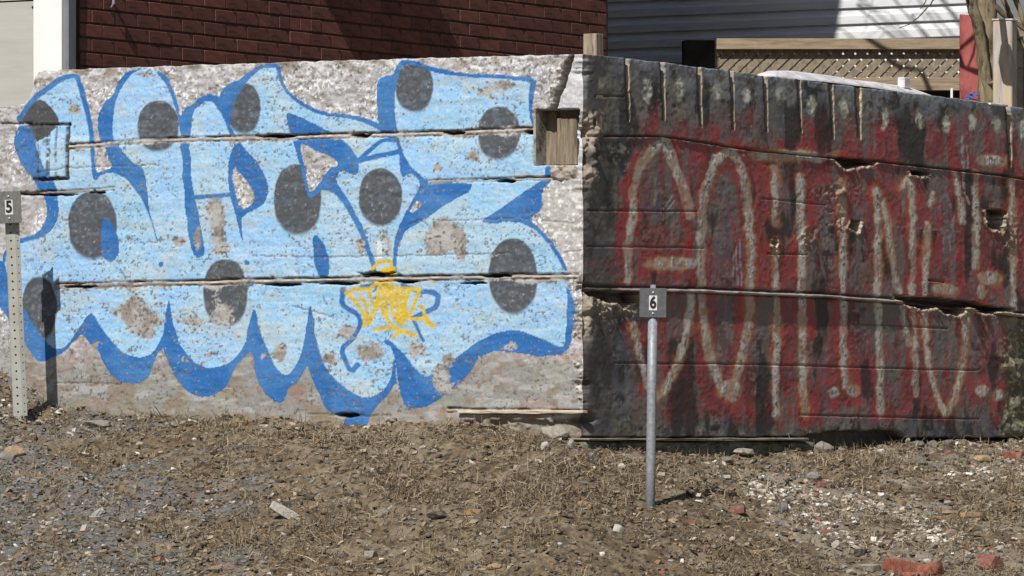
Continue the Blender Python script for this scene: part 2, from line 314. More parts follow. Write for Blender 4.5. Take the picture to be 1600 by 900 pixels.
HOLES = [
 [(150,225),(163,225),(170,245),(177,260),(160,267),(152,269),(150,250)],
 [(364,257),(382,277),(400,302),(399,318),(377,331),(365,287)],
 [(469,225),(480,228),(507,240),(527,252),(530,260),(517,262),(507,275),(500,287),(487,301),(484,290),(477,257)],
 [(650,312),(665,319),(640,336)],
]
DOTS = [(248,197,32,40),(381,170,25.5,40),(648,136,29,39.5),(780,208,33,41),(466,312,37,56),(596,308,34,45),(146,352,37.5,53),(353,457,35,52),(803,432,38,59),(62,482,28,50)]
TAGS = [[(380,230),(380,170),(430,122),(550,105),(560,150)],[(450,215),(590,205)],[(490,180),(590,175),(580,225)],[(450,240),(590,236)],[(470,190),(580,190)],
 [(120,410),(200,372),(350,370),(440,300),(580,290)],[(130,410),(250,530),(305,620),(290,715)],[(250,440),(330,530),(335,695)],[(440,390),(400,560),(335,700)],
 [(340,390),(370,480),(415,565),(430,400)],[(440,310),(500,500),(510,640)],[(420,400),(480,620),(560,710),(620,770)],[(510,320),(545,480),(560,600),(620,690)],
 [(550,330),(600,500),(625,700)],[(600,350),(640,500),(665,690)],[(640,360),(820,370)],[(820,370),(740,590),(640,700)],[(660,370),(690,600)],[(730,380),(690,470),(640,640)],[(560,420),(680,430)],[(470,470),(600,480)],
 [(390,750),(480,735),(600,750),(790,808)],[(560,820),(650,760)],[(835,530),(875,640),(940,725)],[(740,645),(880,650)],[(870,690),(940,700)],[(480,320),(560,520)],[(590,540),(690,560)],[(610,620),(700,610)]]
WEAR = [(332,320,26,16,.9),(345,385,40,40,.85),(345,345,20,20,.7),(205,375,12,42,.7),(275,365,26,20,.45),(280,380,12,10,.9),(205,492,18,34,1),(235,515,22,28,.8),(165,480,60,30,.35),(300,502,32,11,1.1),(333,556,22,12,.95),(290,562,15,9,.8),(100,480,40,40,.3),
 (440,552,16,22,1.1),(540,517,18,16,.9),(515,562,20,24,1),(580,553,32,20,1.2),(648,548,20,18,.75),(690,590,14,22,.75),(748,560,26,12,.7),(700,560,10,10,.7),(795,540,30,14,.6),(585,596,12,8,.9),(700,362,34,30,.75),(722,398,12,26,.9),(770,398,34,16,.75),(680,388,26,26,.6),(565,385,12,30,.8),(600,370,18,22,.75),
 (740,245,15,18,.8),(720,215,45,20,.35),(685,262,9,9,.9),(740,145,60,20,.5),(790,132,25,12,.6),(116,172,16,10,.95),(228,117,26,4.5,1.2),(225,145,12,8,.7),(350,488,24,24,.75),(335,455,15,30,.45),(760,480,30,30,.35),(310,370,6,22,.9),(150,540,14,12,.7),(412,555,14,14,.7),(760,610,100,40,.5),(250,470,25,20,.4),(610,400,10,30,.6),(440,260,20,20,.35),(455,330,14,14,.3),(830,440,30,8,.6),(330,600,10,8,.3)]

def joint(u, px, py, P, w):
    """signed row distance (positive below) from a joint line"""
    xs = [p[0] for p in P]; ys = [p[1] for p in P]
    y = np.interp(px, xs, ys); on = (px > xs[0] - 1) & (px < xs[-1] + 1)
    wob = (fbm(px / 26, px * 0 + w, 3, 7) - .5) * 2.2
    return np.where(on, py - y - wob, 999)

def left_face(u, z, px, py):
    wx = px + (fbm(px / 16, py / 16, 2, 50) - .5) * 3.2; wy = py + (fbm(px / 16, py / 16, 2, 60) - .5) * 3.2
    n1 = fbm(u * 55, z * 70, 4, 1); n2 = fbm(u * 16, z * 22, 4, 2); n3 = fbm(u * 5, z * 6, 4, 3); n4 = vn(u * 120, z * 130, 4); n5 = fbm(u * 30, z * 90, 3, 6)
    # bare wall: greyish wash with flaking, browner low down
    low = ss(520, 600, py + (n3 - .5) * 90)
    c = np.tile(np.array([.375, .355, .345]), (len(u), 1))
    c = mix(c, (.33, .295, .25), ss(.55, .68, n2) * .8); c = mix(c, (.54, .52, .53), ss(.42, .60, n5) * (1 - low) * .85)
    c = mix(c, (.84, .83, .83), ss(.58, .64, .5 * n1 + .5 * n4) * ss(.40, .52, n3) * (1 - low * .9)); c = mix(c, (.15, .125, .10), ss(.69, .76, fbm(u * 70, z * 70, 3, 12)) * .8)
    topb = ss(34, 0, py - np.interp(px, [0, 57, 60, 900], [165, 140, 112, 85])) ; c = mix(c, (.62, .585, .57), topb * ss(.48, .56, n1)); c = mix(c, (.23, .18, .13), topb * ss(.52, .64, fbm(u * 11, z * 30, 4, 13)) * .8)
    c = mix(c, (.29, .28, .262), low * .85); c = mix(c, (.28, .225, .175), low * ss(.50, .62, fbm(u * 14, z * 16, 4, 9))); c = mix(c, (.43, .425, .40), low * ss(.54, .66, fbm(u * 10, z * 30, 4, 10)) * .8)
    c = mix(c, (.52, .24, .21), ss(.66, .76, fbm(u * 7, z * 20, 4, 14)) * .28 * ss(440, 520, py)); c = mix(c, (.33, .33, .20), ss(.60, .72, fbm(u * 9, z * 11, 4, 15)) * .35 * low)
    # dirt splash near the ground
    base = np.interp(px, [0, 90, 300, 470, 900], [600, 640, 652, 665, 680])
    c = mix(c, (.27, .215, .155), ss(34, -6, base - py + (n2 - .5) * 40) * .75)
    hp = np.zeros(len(u))
    # wear of paint
    wear = .08 + .32 * ss(.52, .70, fbm(u * 4.5, z * 6, 3, 205))
    for (a, b, rx, ry, s) in WEAR: wear += s * blob(px, py, a, b, rx, ry)
    lineD = np.full(len(u), 999.)
    J = [([(0,194),(50,195)],0.5,1.2,0), ([(110,230),(225,221),(300,218),(400,216),(605,211),(700,208),(835,203)],1,3.0,1), ([(30,304),(100,300),(180,296)],2,1.6,.6), ([(672,284),(760,282),(862,278)],3,1.6,.6), ([(85,447),(400,440),(560,437),(800,433),(905,432)],4,3.3,1), ([(700,641),(916,644)],5,2.6,1)]
    lines = []
    for P, sd_, w, s in J:
        d = joint(u, px, py, P, sd_ * 7.3); lines.append((d, w, s)); wear += 1.0 * np.exp(-(d / (w * 2.6)) ** 2)
    sp = .55 * n1 + .45 * n4
    worn = ss(.0, .10, wear * .62 - (1 - (.42 * n1 + .36 * n2 + .22 * n4)) + .02 - .12 * (1 - np.minimum(wear, 1)))
    specks = ss(.69, .75, sp) * .85
    keep = 1 - np.clip(worn + specks, 0, 1)
    sil = inside(wx, wy, SIL)
    pc = c.copy(); paint = sil.copy()
    lc = mix(np.tile(np.array(LIGHT), (len(u), 1)), (.44, .59, .69), ss(.42, .62, n3) * .65); lc = mix(lc, (.31, .54, .84), ss(.5, .64, fbm(u * 4, z * 4, 3, 17)) * .6)
    lc = mix(lc, (.54, .63, .67), ss(.56, .66, n5) * .5); lc = mix(lc, (.47, .47, .38), ss(.58, .72, fbm(u * 7, z * 15, 4, 18)) * .35)
    pc = np.where(sil[:, None] > .5, lc, pc)
    for (a, b, rx, ry) in DOTS:
        th = np.arctan2(wy - b, wx - a); q = ((np.abs(wx - a) / rx) ** 2.15 + (np.abs(wy - b) / ry) ** 2.15) ** (1 / 2.15)
        soft = 1.0 / rx + .06 * np.clip((wy - b) / ry, 0, 1)
        m = 1 - ss(1 - soft, 1 + soft, q); pc = mix(pc, DOT, m * (.98 - .10 * ss(.5, .66, n1)))
    m = inside(wx, wy, [(32,187),(42,165),(60,154),(77,162),(90,182),(92,197),(78,210),(64,222),(52,216),(47,200)]); pc = mix(pc, DOT, m)
    bl = np.zeros(len(u))
    for P in BLUES: bl = np.maximum(bl, inside(wx, wy, P))
    for P, w in STROKES: bl = np.maximum(bl, 1 - ss(-.8, .8, dist(wx, wy, chaikin(P, False, 1), w)))
    for (a, b, r) in [(253,412,4.2),(387,411,4.2),(257,443,5),(392,443,5)]: bl = np.maximum(bl, (np.hypot(wx - a, wy - b) < r).astype(float))
    bc = mix(np.tile(np.array(BLUE), (len(u), 1)), (.055, .19, .45), ss(.45, .62, n3)); pc = pc * (1 - bl[:, None]) + bc * bl[:, None]
    paint = np.maximum(paint, bl)
    for P in HOLES:
        m = inside(wx, wy, P); pc = pc * (1 - m[:, None]) + c * m[:, None]; paint = paint * (1 - m)
    keep = np.maximum(keep, 0); k = (keep * paint)
    worncol = mix(np.tile(np.array([.295, .26, .23]), (len(u), 1)), (.43, .41, .39), ss(.42, .6, n2)); worncol = mix(worncol, (.17, .14, .12), ss(.62, .72, n1))
    cc = np.where(paint[:, None] > .5, pc * k[:, None] + worncol * (1 - k[:, None]), c)
    pit = ss(.66, .71, fbm(u * 75, z * 95, 3, 207)) * ss(.40, .6, fbm(u * 6, z * 9, 3, 208)); cc = mix(cc, (.11, .10, .09), pit * .75); hp = hp - pit * .0018
    # yellow tag over everything
    yl = np.full(len(u), 999.)
    for P in TAGS: yl = np.minimum(yl, dist(wx, wy, [(520 + a / 6, 390 + b / 6) for a, b in P], 2.9, 12))
    cc = mix(cc, YEL, (1 - ss(-1.2, 1.0, yl)) * (.97 - .5 * specks)); cc = mix(cc, (.45, .29, .02), (1 - ss(-1, 1, yl)) * ss(.55, .68, n1) * .5)
    # small washed crest above the tag
    cc = mix(cc, (.68, .70, .70), ((np.abs(px - 594) < 4) & (py > 375) & (py < 405)).astype(float) * ss(.35, .5, n1))
    # relief
    h = (n3 - .5) * .010 + (n2 - .5) * .005 + (n1 - .5) * .0028 + (fbm(u * 3, z * 34, 3, 77) - .5) * .004
    h += k * .0012 + hp
    h += .006 * ss(205, 225, py) - .004 * ss(430, 450, py)
    h += topb * (fbm(u * 26, z * 36, 4, 19) - .5) * .016 + (1 - paint) * (1 - low) * (fbm(u * 40, z * 46, 3, 20) - .5) * .009
    for d, w, s in lines:
        we = w * (.55 + .6 * fbm(px / 40, py * 0 + 5 * w, 3, 93)); ridge = (1 - ss(we * .4, we * .95, np.abs(d))) * s
        gap = 1 - ss(.9, 2.0, np.abs(d + w + .8)); gap2 = 1 - ss(.6, 1.5, np.abs(d - w - .3))
        rn = ss(.34, .60, fbm(px / 24, py * 0 + w, 4, 90))
        h += ridge * .007 * rn - gap * .016 * (.35 + .65 * rn) - gap2 * .004
        cc = mix(cc, (.47, .38, .30), ridge * rn * .9); cc = mix(cc, (.70, .64, .56), ridge * rn * ss(.5, .62, n1) * .8)
        cc = mix(cc, (.06, .045, .035), gap * .8 * (.3 + .7 * rn) * (1 if s > 0 else .5))
    for (x0, x1, y0, t) in [(405,462,213,3),(548,580,211.5,3),(690,726,207,2.6),(415,470,445,2.6),(500,560,443,2.6),(566,600,430,3.2),(618,652,439.5,2.6),(100,150,447,2.2),(753,800,431,3),(560,620,427,1.6),(20,120,304,1.8),(526,560,649,3.5),(776,805,283,3),(455,495,667,2.5),(0,1,1,1),(820,835,206,3.5),(140,165,300,1.8),(720,760,442,2)]:
        m = (1 - ss(.6, 1.25, np.hypot((px - (x0 + x1) / 2) / ((x1 - x0) / 2 + .1), (py - y0 - (fbm(px / 9, px * 0, 2, 5) - .5) * 4) / t)))
        h -= m * .05; cc = mix(cc, (.035, .028, .022), m)
    for P in [[(445,215),(360,222)],[(395,400),(520,402),(800,396)],[(85,598),(190,600)],[(100,345),(110,344)],[(455,478),(520,495)],[(480,646),(520,648),(580,650),(610,648)],[(455,670),(480,662),(520,660)],[(60,270),(110,262),(250,258)],[(690,345),(850,340)],[(640,350),(655,344),(668,352)],[(718,385),(727,368),(740,372)],[(200,640),(260,655)],[(880,395),(912,392)],[(846,344),(912,350)]]:
        d = np.abs(dist(px + (n2 - .5) * 8, py + (n1 - .5) * 5, P, 0)); m = 1 - ss(.5, 1.3, d); h -= m * .005; cc = mix(cc, (.10, .085, .07), m * .55)
    # framed cast panel with upright ribs on the left letter
    inr = ((px > 60) & (px < 107.5) & (py > 196) & (py < 278)).astype(float); h += inr * .010
    for x0 in (62, 76, 79, 90, 106): 
        m = (1 - ss(.8, 1.8, np.abs(px - x0 - (n2 - .5) * 2))) * (py > 197) * (py < 277); h -= m * .012; cc = mix(cc, (.07, .07, .06), m * ss(.38, .52, n1) * .95)
    for (P, w) in [([(46,196),(109,194)],1.5),([(107.5,194),(107,278)],1.2),([(55,281),(107,278.5)],2.4)]:
        m = 1 - ss(0, 1.2, dist(px, py + (n1 - .5) * 3, P, w)); cc = mix(cc, (.045, .04, .035), m * .95); h -= m * .01
    m = ((px > 56) & (px < 74) & (py > 197) & (py < 245)).astype(float) * ss(.42, .55, n2); cc = mix(cc, (.05, .048, .045), m * .6)
    # slot with timber near the corner, slanting groove above it, washed white strip
    strip = inside(px, py, [(893,88),(912,86),(914,168),(909,171),(868,170)], 0); cc = mix(cc, (.60, .585, .60), strip * .9); cc = mix(cc, (.50, .47, .46), strip * ss(.5, .6, n5) * .6)
    m = 1 - ss(2.6, 4.6, np.abs(dist(px + (n2 - .5) * 5, py, [(893,88),(866,172)], 0))); h -= m * .045; cc = mix(cc, (.19, .165, .13), m)
    m = (1 - ss(4, 9, np.abs(dist(px, py, [(884,92),(856,172)], 0)))) * (1 - m); h += m * (fbm(u * 45, z * 40, 3, 23) - .35) * .05; cc = mix(cc, (.66, .63, .58), m * ss(.5, .6, n1)); cc = mix(cc, (.2, .17, .13), m * ss(.5, .42, n1) * .8)
    pk = ((px > 834.5) & (px < 907 - (n2 - .5) * 8) & (py > 170.5) & (py < 258)).astype(float); h = np.where(pk > 0, -.12, h); cc = mix(cc, (.20, .16, .11), pk)
    # right end below the slot: white wash over rough stones
    m = inside(px, py, [(896,205),(912,200),(914,272),(906,268),(897,250)], 0); cc = mix(cc, (.60, .59, .60), m * .85)
    m = inside(px, py, [(864,262),(895,255),(914,275),(914,430),(890,428),(872,385),(850,345),(850,300),(864,290)], 0); cc = mix(cc, (.50, .46, .43), m * .6); cc = mix(cc, (.75, .73, .71), m * ss(.58, .66, n1))
    m = inside(px, py, [(862,262),(893,256),(908,272),(902,280),(866,279)], 0); h += m * (fbm(u * 30, z * 35, 3, 24) - .3) * .05; cc = mix(cc, (.36, .29, .22), m * .8)
    # crumbling lower corner
    m = inside(px, py, [(898,440),(914,440),(914,640),(903,640),(896,560)], 0) * ss(.35, .5, n2); h += m * (n1 - .6) * .05; cc = mix(cc, (.36, .31, .25), m * .7); cc = mix(cc, (.68, .66, .62), m * ss(.56, .64, n1))
    m = ss(652, 662, py + (n2 - .5) * 16) * ss(690, 740, px); h -= m * .03 * ss(.3, .6, n2); cc = mix(cc, (.25, .20, .15), m * .6)
    h *= ss(-.004, .014, u)
    cc = cc * np.array([.90, .925, .955])
    return h, cc

ZB = 1.28
uL = np.concatenate([np.arange(0, 3.3, .0044), np.linspace(3.32, 4.3, 50)])
_XL = K[0] + B[0] * uL; _YL = K[1] + B[1] * uL; _pxL = 800 + F * _XL / _YL
topL = np.interp(_pxL, [-400, 0, 26, 40, 47, 55, 60, 100, 300, 500, 700, 860, 912], [168, 166, 165, 162, 150, 124, 112, 109, 102, 96, 90, 86, 84.5])
topL = topL + (fbm(_pxL / 14, _pxL * 0, 3, 3) - .5) * 4.0
zL = EYE + (HOR - topL) / F * _YL
wl = empty('graffiti_wall', (K[0], K[1], ZB)); tag(wl, 'pale flaking concrete wall with light blue bubble graffiti, dark dots and a small yellow tag', 'wall')
def rel(o, root):      # keep world placement while parented
    o.matrix_parent_inverse = root.matrix_world.inverted() if False else Matrix.Translation(root.location).inverted(); return o
rel(wall_face('painted_face', B, -A, uL, ZB, zL, 420, left_face, wl), wl)

# ---- right, blackened face
RED = (.36, .066, .070); ORG = (.46, .17, .07); CRM = (.56, .54, .48); SOOT = (.045, .040, .037)
RS = [([(1036,223),(1022,232),(1010,246),(995,270),(988,304),(991,336),(982,360),(981,440)],4.2),([(1037,218),(1053,255),(1062,281),(1073,310),(1079,338)],5),
 ([(989,508),(996,542),(1006,576),(1012,604),(1024,620)],4),([(1080,461),(1074,505),(1065,548),(1049,589),(1036,612)],4.2),
 ([(1143,237),(1128,239),(1117,250),(1108,275),(1099,307),(1096,353),(1094,440),(1099,498),(1105,548),(1118,585),(1130,612),(1143,626)],4.4),
 ([(1143,237),(1154,252),(1163,284),(1169,330),(1172,382),(1172,440),(1171,492),(1161,554),(1150,585),(1146,612)],4.2),
 ([(1209,262),(1211,300),(1211,348)],3.2),([(1211,378),(1212,440),(1214,554),(1211,617),(1214,648)],3.4),([(1250,276),(1250,330),(1253,385),(1252,440),(1254,523),(1255,617),(1257,645)],4),
 ([(1314,283),(1316,353),(1317,440),(1318,554),(1321,604)],3.3),([(1371,297),(1371,440),(1374,523),(1374,617),(1377,645)],3.6),([(1379,312),(1387,353),(1397,425),(1406,461),(1414,508),(1419,539)],2.6),
 ([(1410,292),(1414,281),(1422,284),(1425,294),(1425,440),(1428,523),(1431,617)],2.8),([(1448,350),(1445,434),(1445,523),(1451,576),(1461,617),(1475,646)],3),([(1511,485),(1507,539),(1501,595),(1489,632),(1476,648)],3.4),
 ([(1491,272),(1500,310),(1504,348)],3),([(1523,267),(1525,353),(1525,417)],3),([(1582,283),(1582,440),(1585,539)],3),([(1458,302),(1452,322)],2)]
RBL = [(1050,412,36,9),(1143,607,14,14),(1222,243,54,6.5),(1275,247,14,6),(1550,251,22,8),(1546,434,16,9),(1532,455,6,12),(1302,614,9,8),(1333,611,9,8),(1535,612,9,9),(1560,617,9,9),(1120,250,9,9),(1475,452,16,6)]
BLOBS = [(945,130,8,10),(1010,140,7,18),(1062,138,7,17),(1119,143,6,12),(1167,148,6,12),(1221,147,8,10),(1269,165,7,15),(1318,168,6,14),(1382,186,5,16),(1437,185,6,16),(1478,194,6,11),(1519,192,5,11),(1558,193,6,13),(1598,203,5,14)]
SLOTS = [(980,91,190,2.6,0),(1035,98,188,3.2,0),(1093,105,198,3.2,0),(1144,112,204,2.6,0),(1196,118,205,2.8,0),(1249,125,207,2.0,0),(1299,131,218,2.8,0),(1341,135,216,5.0,1),(1576,168,262,4.0,0)]
def right_face(u, z, px, py):
    wx = px + (fbm(px / 14, py / 14, 2, 150) - .5) * 6 + (fbm(px / 4, py / 5, 2, 151) - .5) * 3; wy = py + (fbm(px / 14, py / 14, 2, 160) - .5) * 5
    n1 = fbm(u * 40, z * 60, 4, 101); n2 = fbm(u * 10, z * 16, 4, 102); n3 = fbm(u * 3.2, z * 4, 4, 103); nv_ = fbm(u * 22, z * 7, 4, 104); n4 = vn(u * 85, z * 110, 105); n6 = fbm(u * 18, z * 30, 4, 106)
    c = np.tile(np.array([.125, .115, .100]), (len(u), 1))
    c = mix(c, (.21, .20, .18), ss(.43, .58, n2 * .6 + nv_ * .4)); c = mix(c, (.045, .042, .043), ss(.50, .64, n6 * .5 + n3 * .5)); c = mix(c, (.26, .245, .21), ss(.61, .70, n1) * .8)
    c = mix(c, (.13, .145, .185), ss(.54, .66, fbm(u * 9, z * 9, 3, 107)) * .55)
    d = np.full(len(u), 999.); core = d.copy()
    for P, w in RS:
        core = np.minimum(core, dist(wx, wy, chaikin(P, False, 1), w * 1.25, 60))
    bl = np.zeros(len(u))
    for (a, b, rx, ry) in RBL: core = np.minimum(core, (np.hypot((wx - a) / rx, (wy - b) / ry) - 1) * min(rx, ry))
    rn = n2 * .55 + nv_ * .45
    redz = ss(24, 6, core + (n3 * .6 + n2 * .4 - .5) * 40) 
    field = ss(.40, .58, n3 * .35 + n2 * .25 + fbm(u * 12, z * 2.2, 4, 176) * .4 + .04) * ss(970, 1030, px) * ss(165, 215, py + (n3 - .5) * 60) * (1 - ss(640, 672, py + (n2 - .5) * 50)) * .85
    dark = blob(px, py, 1030, 315, 22, 55) + blob(px, py, 1130, 290, 16, 26) + blob(px, py, 1125, 380, 22, 70) + blob(px, py, 1290, 400, 22, 60) + blob(px, py, 1345, 490, 20, 50) + blob(px, py, 1125, 520, 14, 60) + .9 * blob(px, py, 945, 560, 40, 120) + blob(px, py, 1395, 580, 12, 70) + blob(px, py, 1185, 560, 18, 80) + blob(px, py, 1470, 520, 26, 70) + blob(px, py, 1345, 390, 12, 40) + blob(px, py, 1520, 530, 16, 60) + blob(px, py, 1415, 275, 26, 16)
    red = np.clip(np.maximum(redz, field) * (1 - np.clip(dark, 0, 1) * .85), 0, 1)
    redc = mix(np.tile(np.array(RED), (len(u), 1)), (.30, .035, .04), ss(.50, .72, n2) * .6); redc = mix(redc, (.20, .064, .060), ss(.42, .64, n2) * .7)
    c = c * (1 - red[:, None]) + redc * red[:, None]
    c = mix(c, (.42, .02, .025), ss(.715, .75, fbm(u * 26, z * 30, 3, 110)) * red)
    c = mix(c, (.17, .16, .145), ss(.54, .63, fbm(u * 13, z * 4.5, 5, 171)) * .8 * ss(980, 1000, px)); c = mix(c, (.035, .032, .031), ss(.55, .66, fbm(u * 7, z * 3.5, 5, 172)) * .85)
    org = ss(8.5, 0, core + (n2 - .5) * 9); op = ss(.40, .58, fbm(u * 5, z * 5, 3, 173)); c = mix(c, ORG, org * .75 * op); c = mix(c, (.44, .34, .24), ss(3.0, 0, core + (n2 - .5) * 5) * .6)
    
    cr = (.22 + .78 * ss(.38, .52, fbm(u * 13, z * 7, 4, 134))) * (1 - ss(-3.0, 2.6, core + (n1 - .5) * 6)) * ss(.34, .46, n6 * .5 + nv_ * .5 + .02)
    c = mix(c, CRM, cr * .9); c = mix(c, (.62, .61, .60), cr * ss(.52, .62, n1) * .7); c = mix(c, (.085, .08, .072), cr * ss(.56, .66, n1 * .45 + nv_ * .25 + n4 * .3) * .9)
    for (a, b, rx, ry) in BLOBS:
        q = np.hypot((wx - a) / rx / 1.15, (wy - b) / ry / 1.1); m = (1 - ss(.5, 1.25, q)) * ss(.38, .52, n1 * .5 + n6 * .5 + .03); c = mix(c, (.46, .46, .36), m * .9); c = mix(c, (.66, .66, .60), m * ss(.55, .63, n1))
    # upper band weathered bluish top, left strip sooty grey
    c = mix(c, (.22, .24, .27), ss(50, 0, py - np.interp(px, [912, 1600], [85, 169])) * ss(.40, .58, n2) * .7)
    c = mix(c, (.30, .36, .38), ss(10, 0, py - np.interp(px, [912, 1600], [85, 169])) * ss(.45, .6, n1) * .7)
    c = mix(c, (.07, .062, .058), ss(985, 940, px) * .6)
    # drips and pale scrawls
    for P, w, col in [([(1150,385),(1152,445)],1.2,(.34,.36,.42)),([(1156,380),(1158,446)],1.0,(.34,.36,.42)),([(1146,400),(1145,440)],1,(.3,.3,.36)),([(1503,215),(1503,250),(1507,300),(1514,318)],1.6,(.42,.38,.40)),([(1511,228),(1511,262)],1,(.4,.36,.38)),
                      ([(1466,335),(1470,308),(1480,306),(1488,330),(1488,360)],2.2,(.25,.22,.26)),([(1470,358),(1474,372),(1484,370),(1488,352)],2.6,(.27,.25,.30)),([(1473,372),(1473,395)],1,(.3,.28,.33)),([(1482,370),(1484,390)],1,(.3,.28,.33)),([(1036,326),(1050,306)],.9,(.45,.45,.47)),([(1042,328),(1053,314)],.9,(.45,.45,.47)),
                      ([(1024,278),(1023,320)],1.6,(.28,.25,.18)),([(1366,155),(1366,240)],1.5,(.20,.23,.25)),([(1360,170),(1384,176)],1.5,(.22,.25,.27)),([(1360,186),(1374,186)],1.3,(.22,.25,.27)),([(1400,297),(1420,298)],.8,(.3,.2,.2)),([(1380,352),(1500,362)],.8,(.34,.2,.2)),([(1412,305),(1410,330)],1.5,(.3,.28,.26))]:
        c = mix(c, col, (1 - ss(-.5, 1.4, dist(px + (n2 - .5) * 6, py, P, w))) * .75 * ss(.32, .45, n1))
    # mossy end
    m = ss(1558, 1578, px + (n2 - .5) * 34) * ss(470, 520, py); c = mix(c, (.12, .115, .075), m * .9); c = mix(c, (.28, .26, .17), m * ss(.55, .62, n1)); 
    flk = ss(.50, .56, n2 * .5 + n1 * .5)
    h = (n3 - .5) * .006 + (n2 - .5) * .003 + (n1 - .5) * .0008 + (nv_ - .5) * .0010 + flk * .0007 - cr * ss(.60, .70, n1 * .5 + nv_ * .2 + n4 * .3) * .0015 + cr * .0015 + red * .0008 + m * (n2 - .5) * .06
    # joints between lifts
    top = np.interp(px, [912, 1600], [85, 169])
    for P, w, lip, s in [([(925,213),(1035,213),(1190,237),(1370,252),(1570,275),(1620,283)],1.6,0,1),([(912,449),(975,451),(1100,453),(1300,462),(1450,473),(1620,494)],2.6,1,1),([(960,567),(1180,569),(1450,577),(1530,578)],.8,0,.45),([(1250,648),(1350,650),(1530,655)],.9,0,.5),([(918,329),(1090,330)],.8,0,.5),([(918,385),(1100,387)],.7,0,.4),([(1330,505),(1480,513)],.8,0,.45),([(1190,310),(1290,320)],.6,0,.3),([(930,150),(975,151)],.8,0,.5),([(1200,396),(1260,398)],.9,0,.5),([(1450,438),(1475,441)],1,0,.6)]:
        dd = joint(u, px, py, P, w * 9); g = (1 - ss(w * .5, w + .9, np.abs(dd + (w if lip else 0)))) * s; h -= g * .013; c = mix(c, (.03, .026, .023), g * .75)
        if lip:
            r = 1 - ss(w * .5, w, np.abs(dd - w * .7)); r = r * ss(955, 980, px); h += r * .020; c = mix(c, (.40, .37, .34), r * .9); g2 = 1 - ss(.6, 1.6, np.abs(dd - w * 1.9)); h -= g2 * .012; c = mix(c, (.03, .025, .022), g2 * .6 * ss(955, 980, px))
        elif s == 1:
            r = 1 - ss(.4, 1.3, np.abs(dd - 2.9)); h += r * .006; c = mix(c, (.24, .15, .13), r * .5)
    # broken pockets
    for P in [[(914,454),(1000,458),(1000,476),(985,474),(975,482),(962,472),(950,477),(935,466),(920,463)], [(1300,245),(1322,247),(1369,253),(1366,257),(1345,262),(1322,266),(1312,258)], [(1395,459),(1420,462),(1500,469),(1590,484),(1578,486),(1556,488),(1540,489),(1520,484),(1513,480),(1508,488),(1498,494),(1480,490),(1465,482),(1440,484),(1420,478),(1408,472)], [(1420,262),(1455,270),(1448,275),(1425,272)],[(1210,372),(1216,375),(1212,388),(1206,380)],[(1330,340),(1345,345),(1340,365),(1325,356)],[(1540,325),(1572,330),(1565,365),(1542,352)]]:
        q = inside(px + (n1 - .5) * 8, py + (n2 - .5) * 8, P, 0); e = np.maximum.reduce([inside(px + (n1 - .5) * 8 + a, py + (n2 - .5) * 8 + b, P, 0) for a, b in ((0, -4.5), (4, -2), (-4, -2))]) * (1 - q)
        h -= q * .085; c = mix(c, (.035, .032, .033), q * .8); c = mix(c, (.40, .33, .26), e * .9 * ss(.3, .45, n1)); h += e * (n1 - .4) * .03
    for (a, b, rx, ry) in [(985,478,20,14),(945,480,28,14),(1020,488,14,8),(1563,345,18,14),(1302,345,14,18),(1262,368,14,14),(1310,300,26,10),(1580,380,14,16)]:
        q = blob(px, py, a, b, rx, ry) * ss(.42, .55, n6 * .5 + n2 * .5 + .03); c = mix(c, (.27, .23, .18), q * .9); h += q * (n1 - .5) * .05
    # rough knuckle of stones down the corner
    m = ss(948 + (n2 - .5) * 30, 928, px) * ss(168, 185, py) * (1 - ss(268, 300, py)); h += m * (fbm(u * 22, z * 22, 3, 120) - .5) * .10; c = mix(c, (.30, .25, .20), m * ss(.42, .55, n2 + .05) * .85)
    m = ss(930, 918, px) * ss(455, 470, py) * (1 - ss(510, 540, py)); h += m * (fbm(u * 22, z * 22, 3, 121) - .5) * .08; c = mix(c, (.32, .27, .21), m * .85)
    m = ss(922, 912, px) * ss(84, 90, py) * (1 - ss(150, 170, py)); c = mix(c, (.30, .33, .32), m * .6)
    # slots cut down from the top
    for (sx, y0, y1, w, deep) in SLOTS:
        tpr = np.clip((py - y0) / (y1 - y0), 0, 1); ww = w * (.78 - .5 * tpr) * (.75 + .5 * fbm(py / 7, py * 0 + sx, 2, 31)); yy = (py < y1 + (n1 - .5) * 8)
        cx = sx + 3 * tpr + (fbm(py / 14, py * 0 + sx, 2, 3) - .5) * 2
        q = (1 - ss(ww * .75, ww * 1.15, np.abs(px - cx))) * yy; h -= q * (.030 if not deep else .07)
        face = (1 - ss(ww * .9, ww * 1.9, np.abs(px - cx - ww * .6))) * yy; c = mix(c, (.40, .34, .265), face * .8 * ss(.25, .42, n6)); 
        lf = (1 - ss(.8, 3.4, np.abs(px - cx + ww + 1.6))) * yy; c = mix(c, (.025, .022, .02), lf * .9)
    c = mix(c, (.55, .42, .28), (1 - ss(3, 5.0, np.abs(px - 1341 - 2))) * (py < 166) * .9)
    # undercut foot
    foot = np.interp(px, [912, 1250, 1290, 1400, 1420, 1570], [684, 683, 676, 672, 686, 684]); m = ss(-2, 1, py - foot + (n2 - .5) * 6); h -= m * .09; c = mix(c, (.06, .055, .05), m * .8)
    # lower right end breaks away
    h *= ss(-.004, .016, u)
    c = c * 1.22
    return h, c
uR = np.concatenate([np.arange(0, 4.5, .0062), np.linspace(4.52, 5.4, 40)])
_XR = K[0] + A[0] * uR; _YR = K[1] + A[1] * uR; _pxR = 800 + F * _XR / _YR
topR = np.interp(_pxR, [912, 1040, 1200, 1347, 1457, 1500, 1600, 1700], [84.5, 98, 119, 137, 150, 155, 169, 182]) + (fbm(_pxR / 12, _pxR * 0, 3, 8) - .5) * 3.5
zR = EYE + (HOR - topR) / F * _YR; zR[0] = zL[0]
